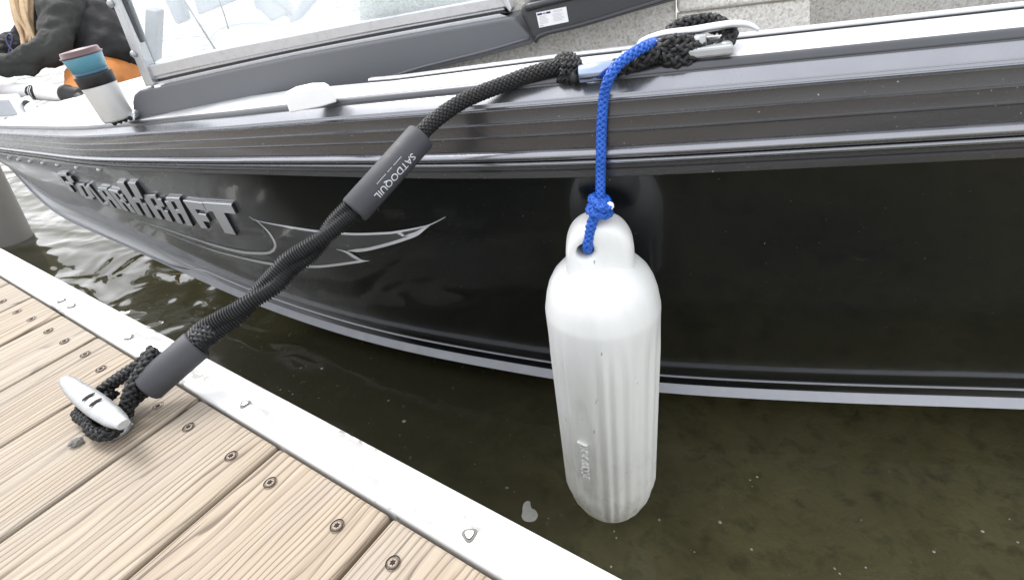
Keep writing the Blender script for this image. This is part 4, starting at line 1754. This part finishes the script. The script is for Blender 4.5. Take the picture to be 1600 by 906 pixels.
skin_mesh('jacket', [(pel + V((0, 0, .0)), .145), (wst, .145), (chs, .155), (nck.lerp(chs, .15), .085), (shf, .10), (elf, .075), (wrf, .055)],
          [(0, 1), (1, 2), (2, 3), (2, 4), (4, 5), (5, 6)], M['jacket'], 4, folds=.05)
skin_mesh('sleeve', [(shn.lerp(chs, .6), .10), (shn, .095), (shn.lerp(elb, .5) + V((.01, 0, 0)), .066), (elb, .062), (elb.lerp(wri, .5), .050), (wri.lerp(hnd, .5), .042)],
          [(0, 1), (1, 2), (2, 3), (3, 4), (4, 5)], M['sleeve'], 4, folds=.04)
skin_mesh('trousers', [(pel + V((0, 0, -.02)), .135), (pel.lerp(kn1, .5), .10), (kn1, .078), (an1, .06), (hip2, .11), (kn2, .078), (an2, .06)],
          [(0, 1), (1, 2), (2, 3), (0, 4), (4, 5), (5, 6)], M['trousers'], 4, folds=.03)
# long hair: a cap and many hanging locks
mb = MB()
for k_ in range(46):
    u = k_ / 45
    sx0 = 8 + 38 * random.random()
    dep = PD - .10 + .2 * random.random()
    x_end = 34 + 24 * random.random()
    ln = random.uniform(55, 88)
    pts = [ond(sx0, -75, dep), ond(sx0 + 4, -30, dep - .02), ond(sx0 + (x_end - sx0) * .5, ln * .35, dep - .02), ond(x_end, ln * .75, dep), ond(x_end + 2 + random.uniform(-3, 3), ln, dep)]
    r0 = random.uniform(.008, .014)
    mb.tube(spline(pts, 16), lambda t, th, r0=r0: r0 * (1 - .55 * t) * (1 + .3 * math.cos(2 * th)), 8)
mb.lathe(hed - V((0, 0, .02)), V((0, 0, 1)), [(.06, -.06), (.102, -.02), (.108, .03), (.095, .08), (.055, .115), (.01, .128)], 20)
mb.build('hair', M['hair'], per)
# dark blue cord looping from the hand
mb = MB()
mb.tube(spline([ond(12, 92, 2.2), ond(16, 76, 2.2), ond(20, 60, 2.2), ond(15, 54, 2.2), ond(10, 60, 2.2), ond(13, 70, 2.2), ond(22, 82, 2.2)], 40), .004, 8)
tag(mb.build('cord', M['navy']), 'thin dark blue looped cord held up by the hand at the left edge', 'cord')

# ------------------------------------------------------------------ bits on and under the water
fo = onz(826, 800, WZ)
mb = MB()
pts = []
dx_ = (onz(840, 800, WZ) - fo).normalized(); dy_ = (onz(826, 780, WZ) - fo).normalized()
for u, v in ((-.011, .0), (-.0125, -.010), (-.007, -.018), (.004, -.020), (.013, -.016), (.017, -.006), (.012, .004), (.006, .007), (.004, .014), (.003, .021), (-.003, .0225), (-.009, .017), (-.011, .008)):
    pts.append(fo + dx_ * u + dy_ * v)
pp = spline(pts + [pts[0]], 40)[:-1]
mb.prism([p + V((0, 0, .0006)) for p in pp], (0, 0, .0016))
tag(mb.build('foam_patch', M['foamw'], bevel=.001), 'bean shaped patch of pale foam floating beside the dock edge', 'foam')
mb = MB()
fl_px = [(470, 575, 3), (478, 572, 2), (503, 576, 5), (459, 587, 2), (438, 609, 3), (452, 611, 2), (457, 616, 3), (498, 622, 2), (607, 626, 4), (632, 658, 6), (857, 810, 3), (804, 768, 2), (790, 762, 2),
         (1345, 812, 3), (1220, 703, 2), (1389, 737, 3), (1294, 840, 2), (1304, 888, 4), (1352, 886, 4), (1459, 862, 5), (1535, 830, 5), (1577, 811, 4), (1590, 847, 4), (1312, 896, 4), (1125, 816, 6), (1174, 858, 5), (1085, 862, 3),
         (1172, 750, 3), (1183, 745, 4), (963, 840, 4), (960, 830, 3), (625, 680, 2), (742, 725, 2), (793, 762, 4), (1030, 812, 4), (955, 885, 4)]
for _ in range(50):
    fl_px.append((random.uniform(180, 420), random.uniform(440, 560), random.uniform(.5, 1.6)))
for _ in range(60):
    fl_px.append((random.uniform(900, 1600), random.uniform(720, 906), random.uniform(.6, 1.8)))
for x, y, r in fl_px:
    p = onz(x, y, WZ)
    if p.y < YOUT + .02: continue
    rr = r * depth(p) / 880 * .52
    n = 7
    rot = random.random() * 6
    vs = [p + V((rr * random.uniform(.6, 1.2) * math.cos(rot + 2 * math.pi * k / n), rr * random.uniform(.6, 1.2) * math.sin(rot + 2 * math.pi * k / n), .0008)) for k in range(n)]
    mb.add(vs + [p + V((0, 0, .0016))], [(k, (k + 1) % n, n) for k in range(n)])
tag(mb.build('foam_flecks', M['foamw']), 'pale flecks of foam and fluff scattered on the olive water', 'foam', kind='stuff')
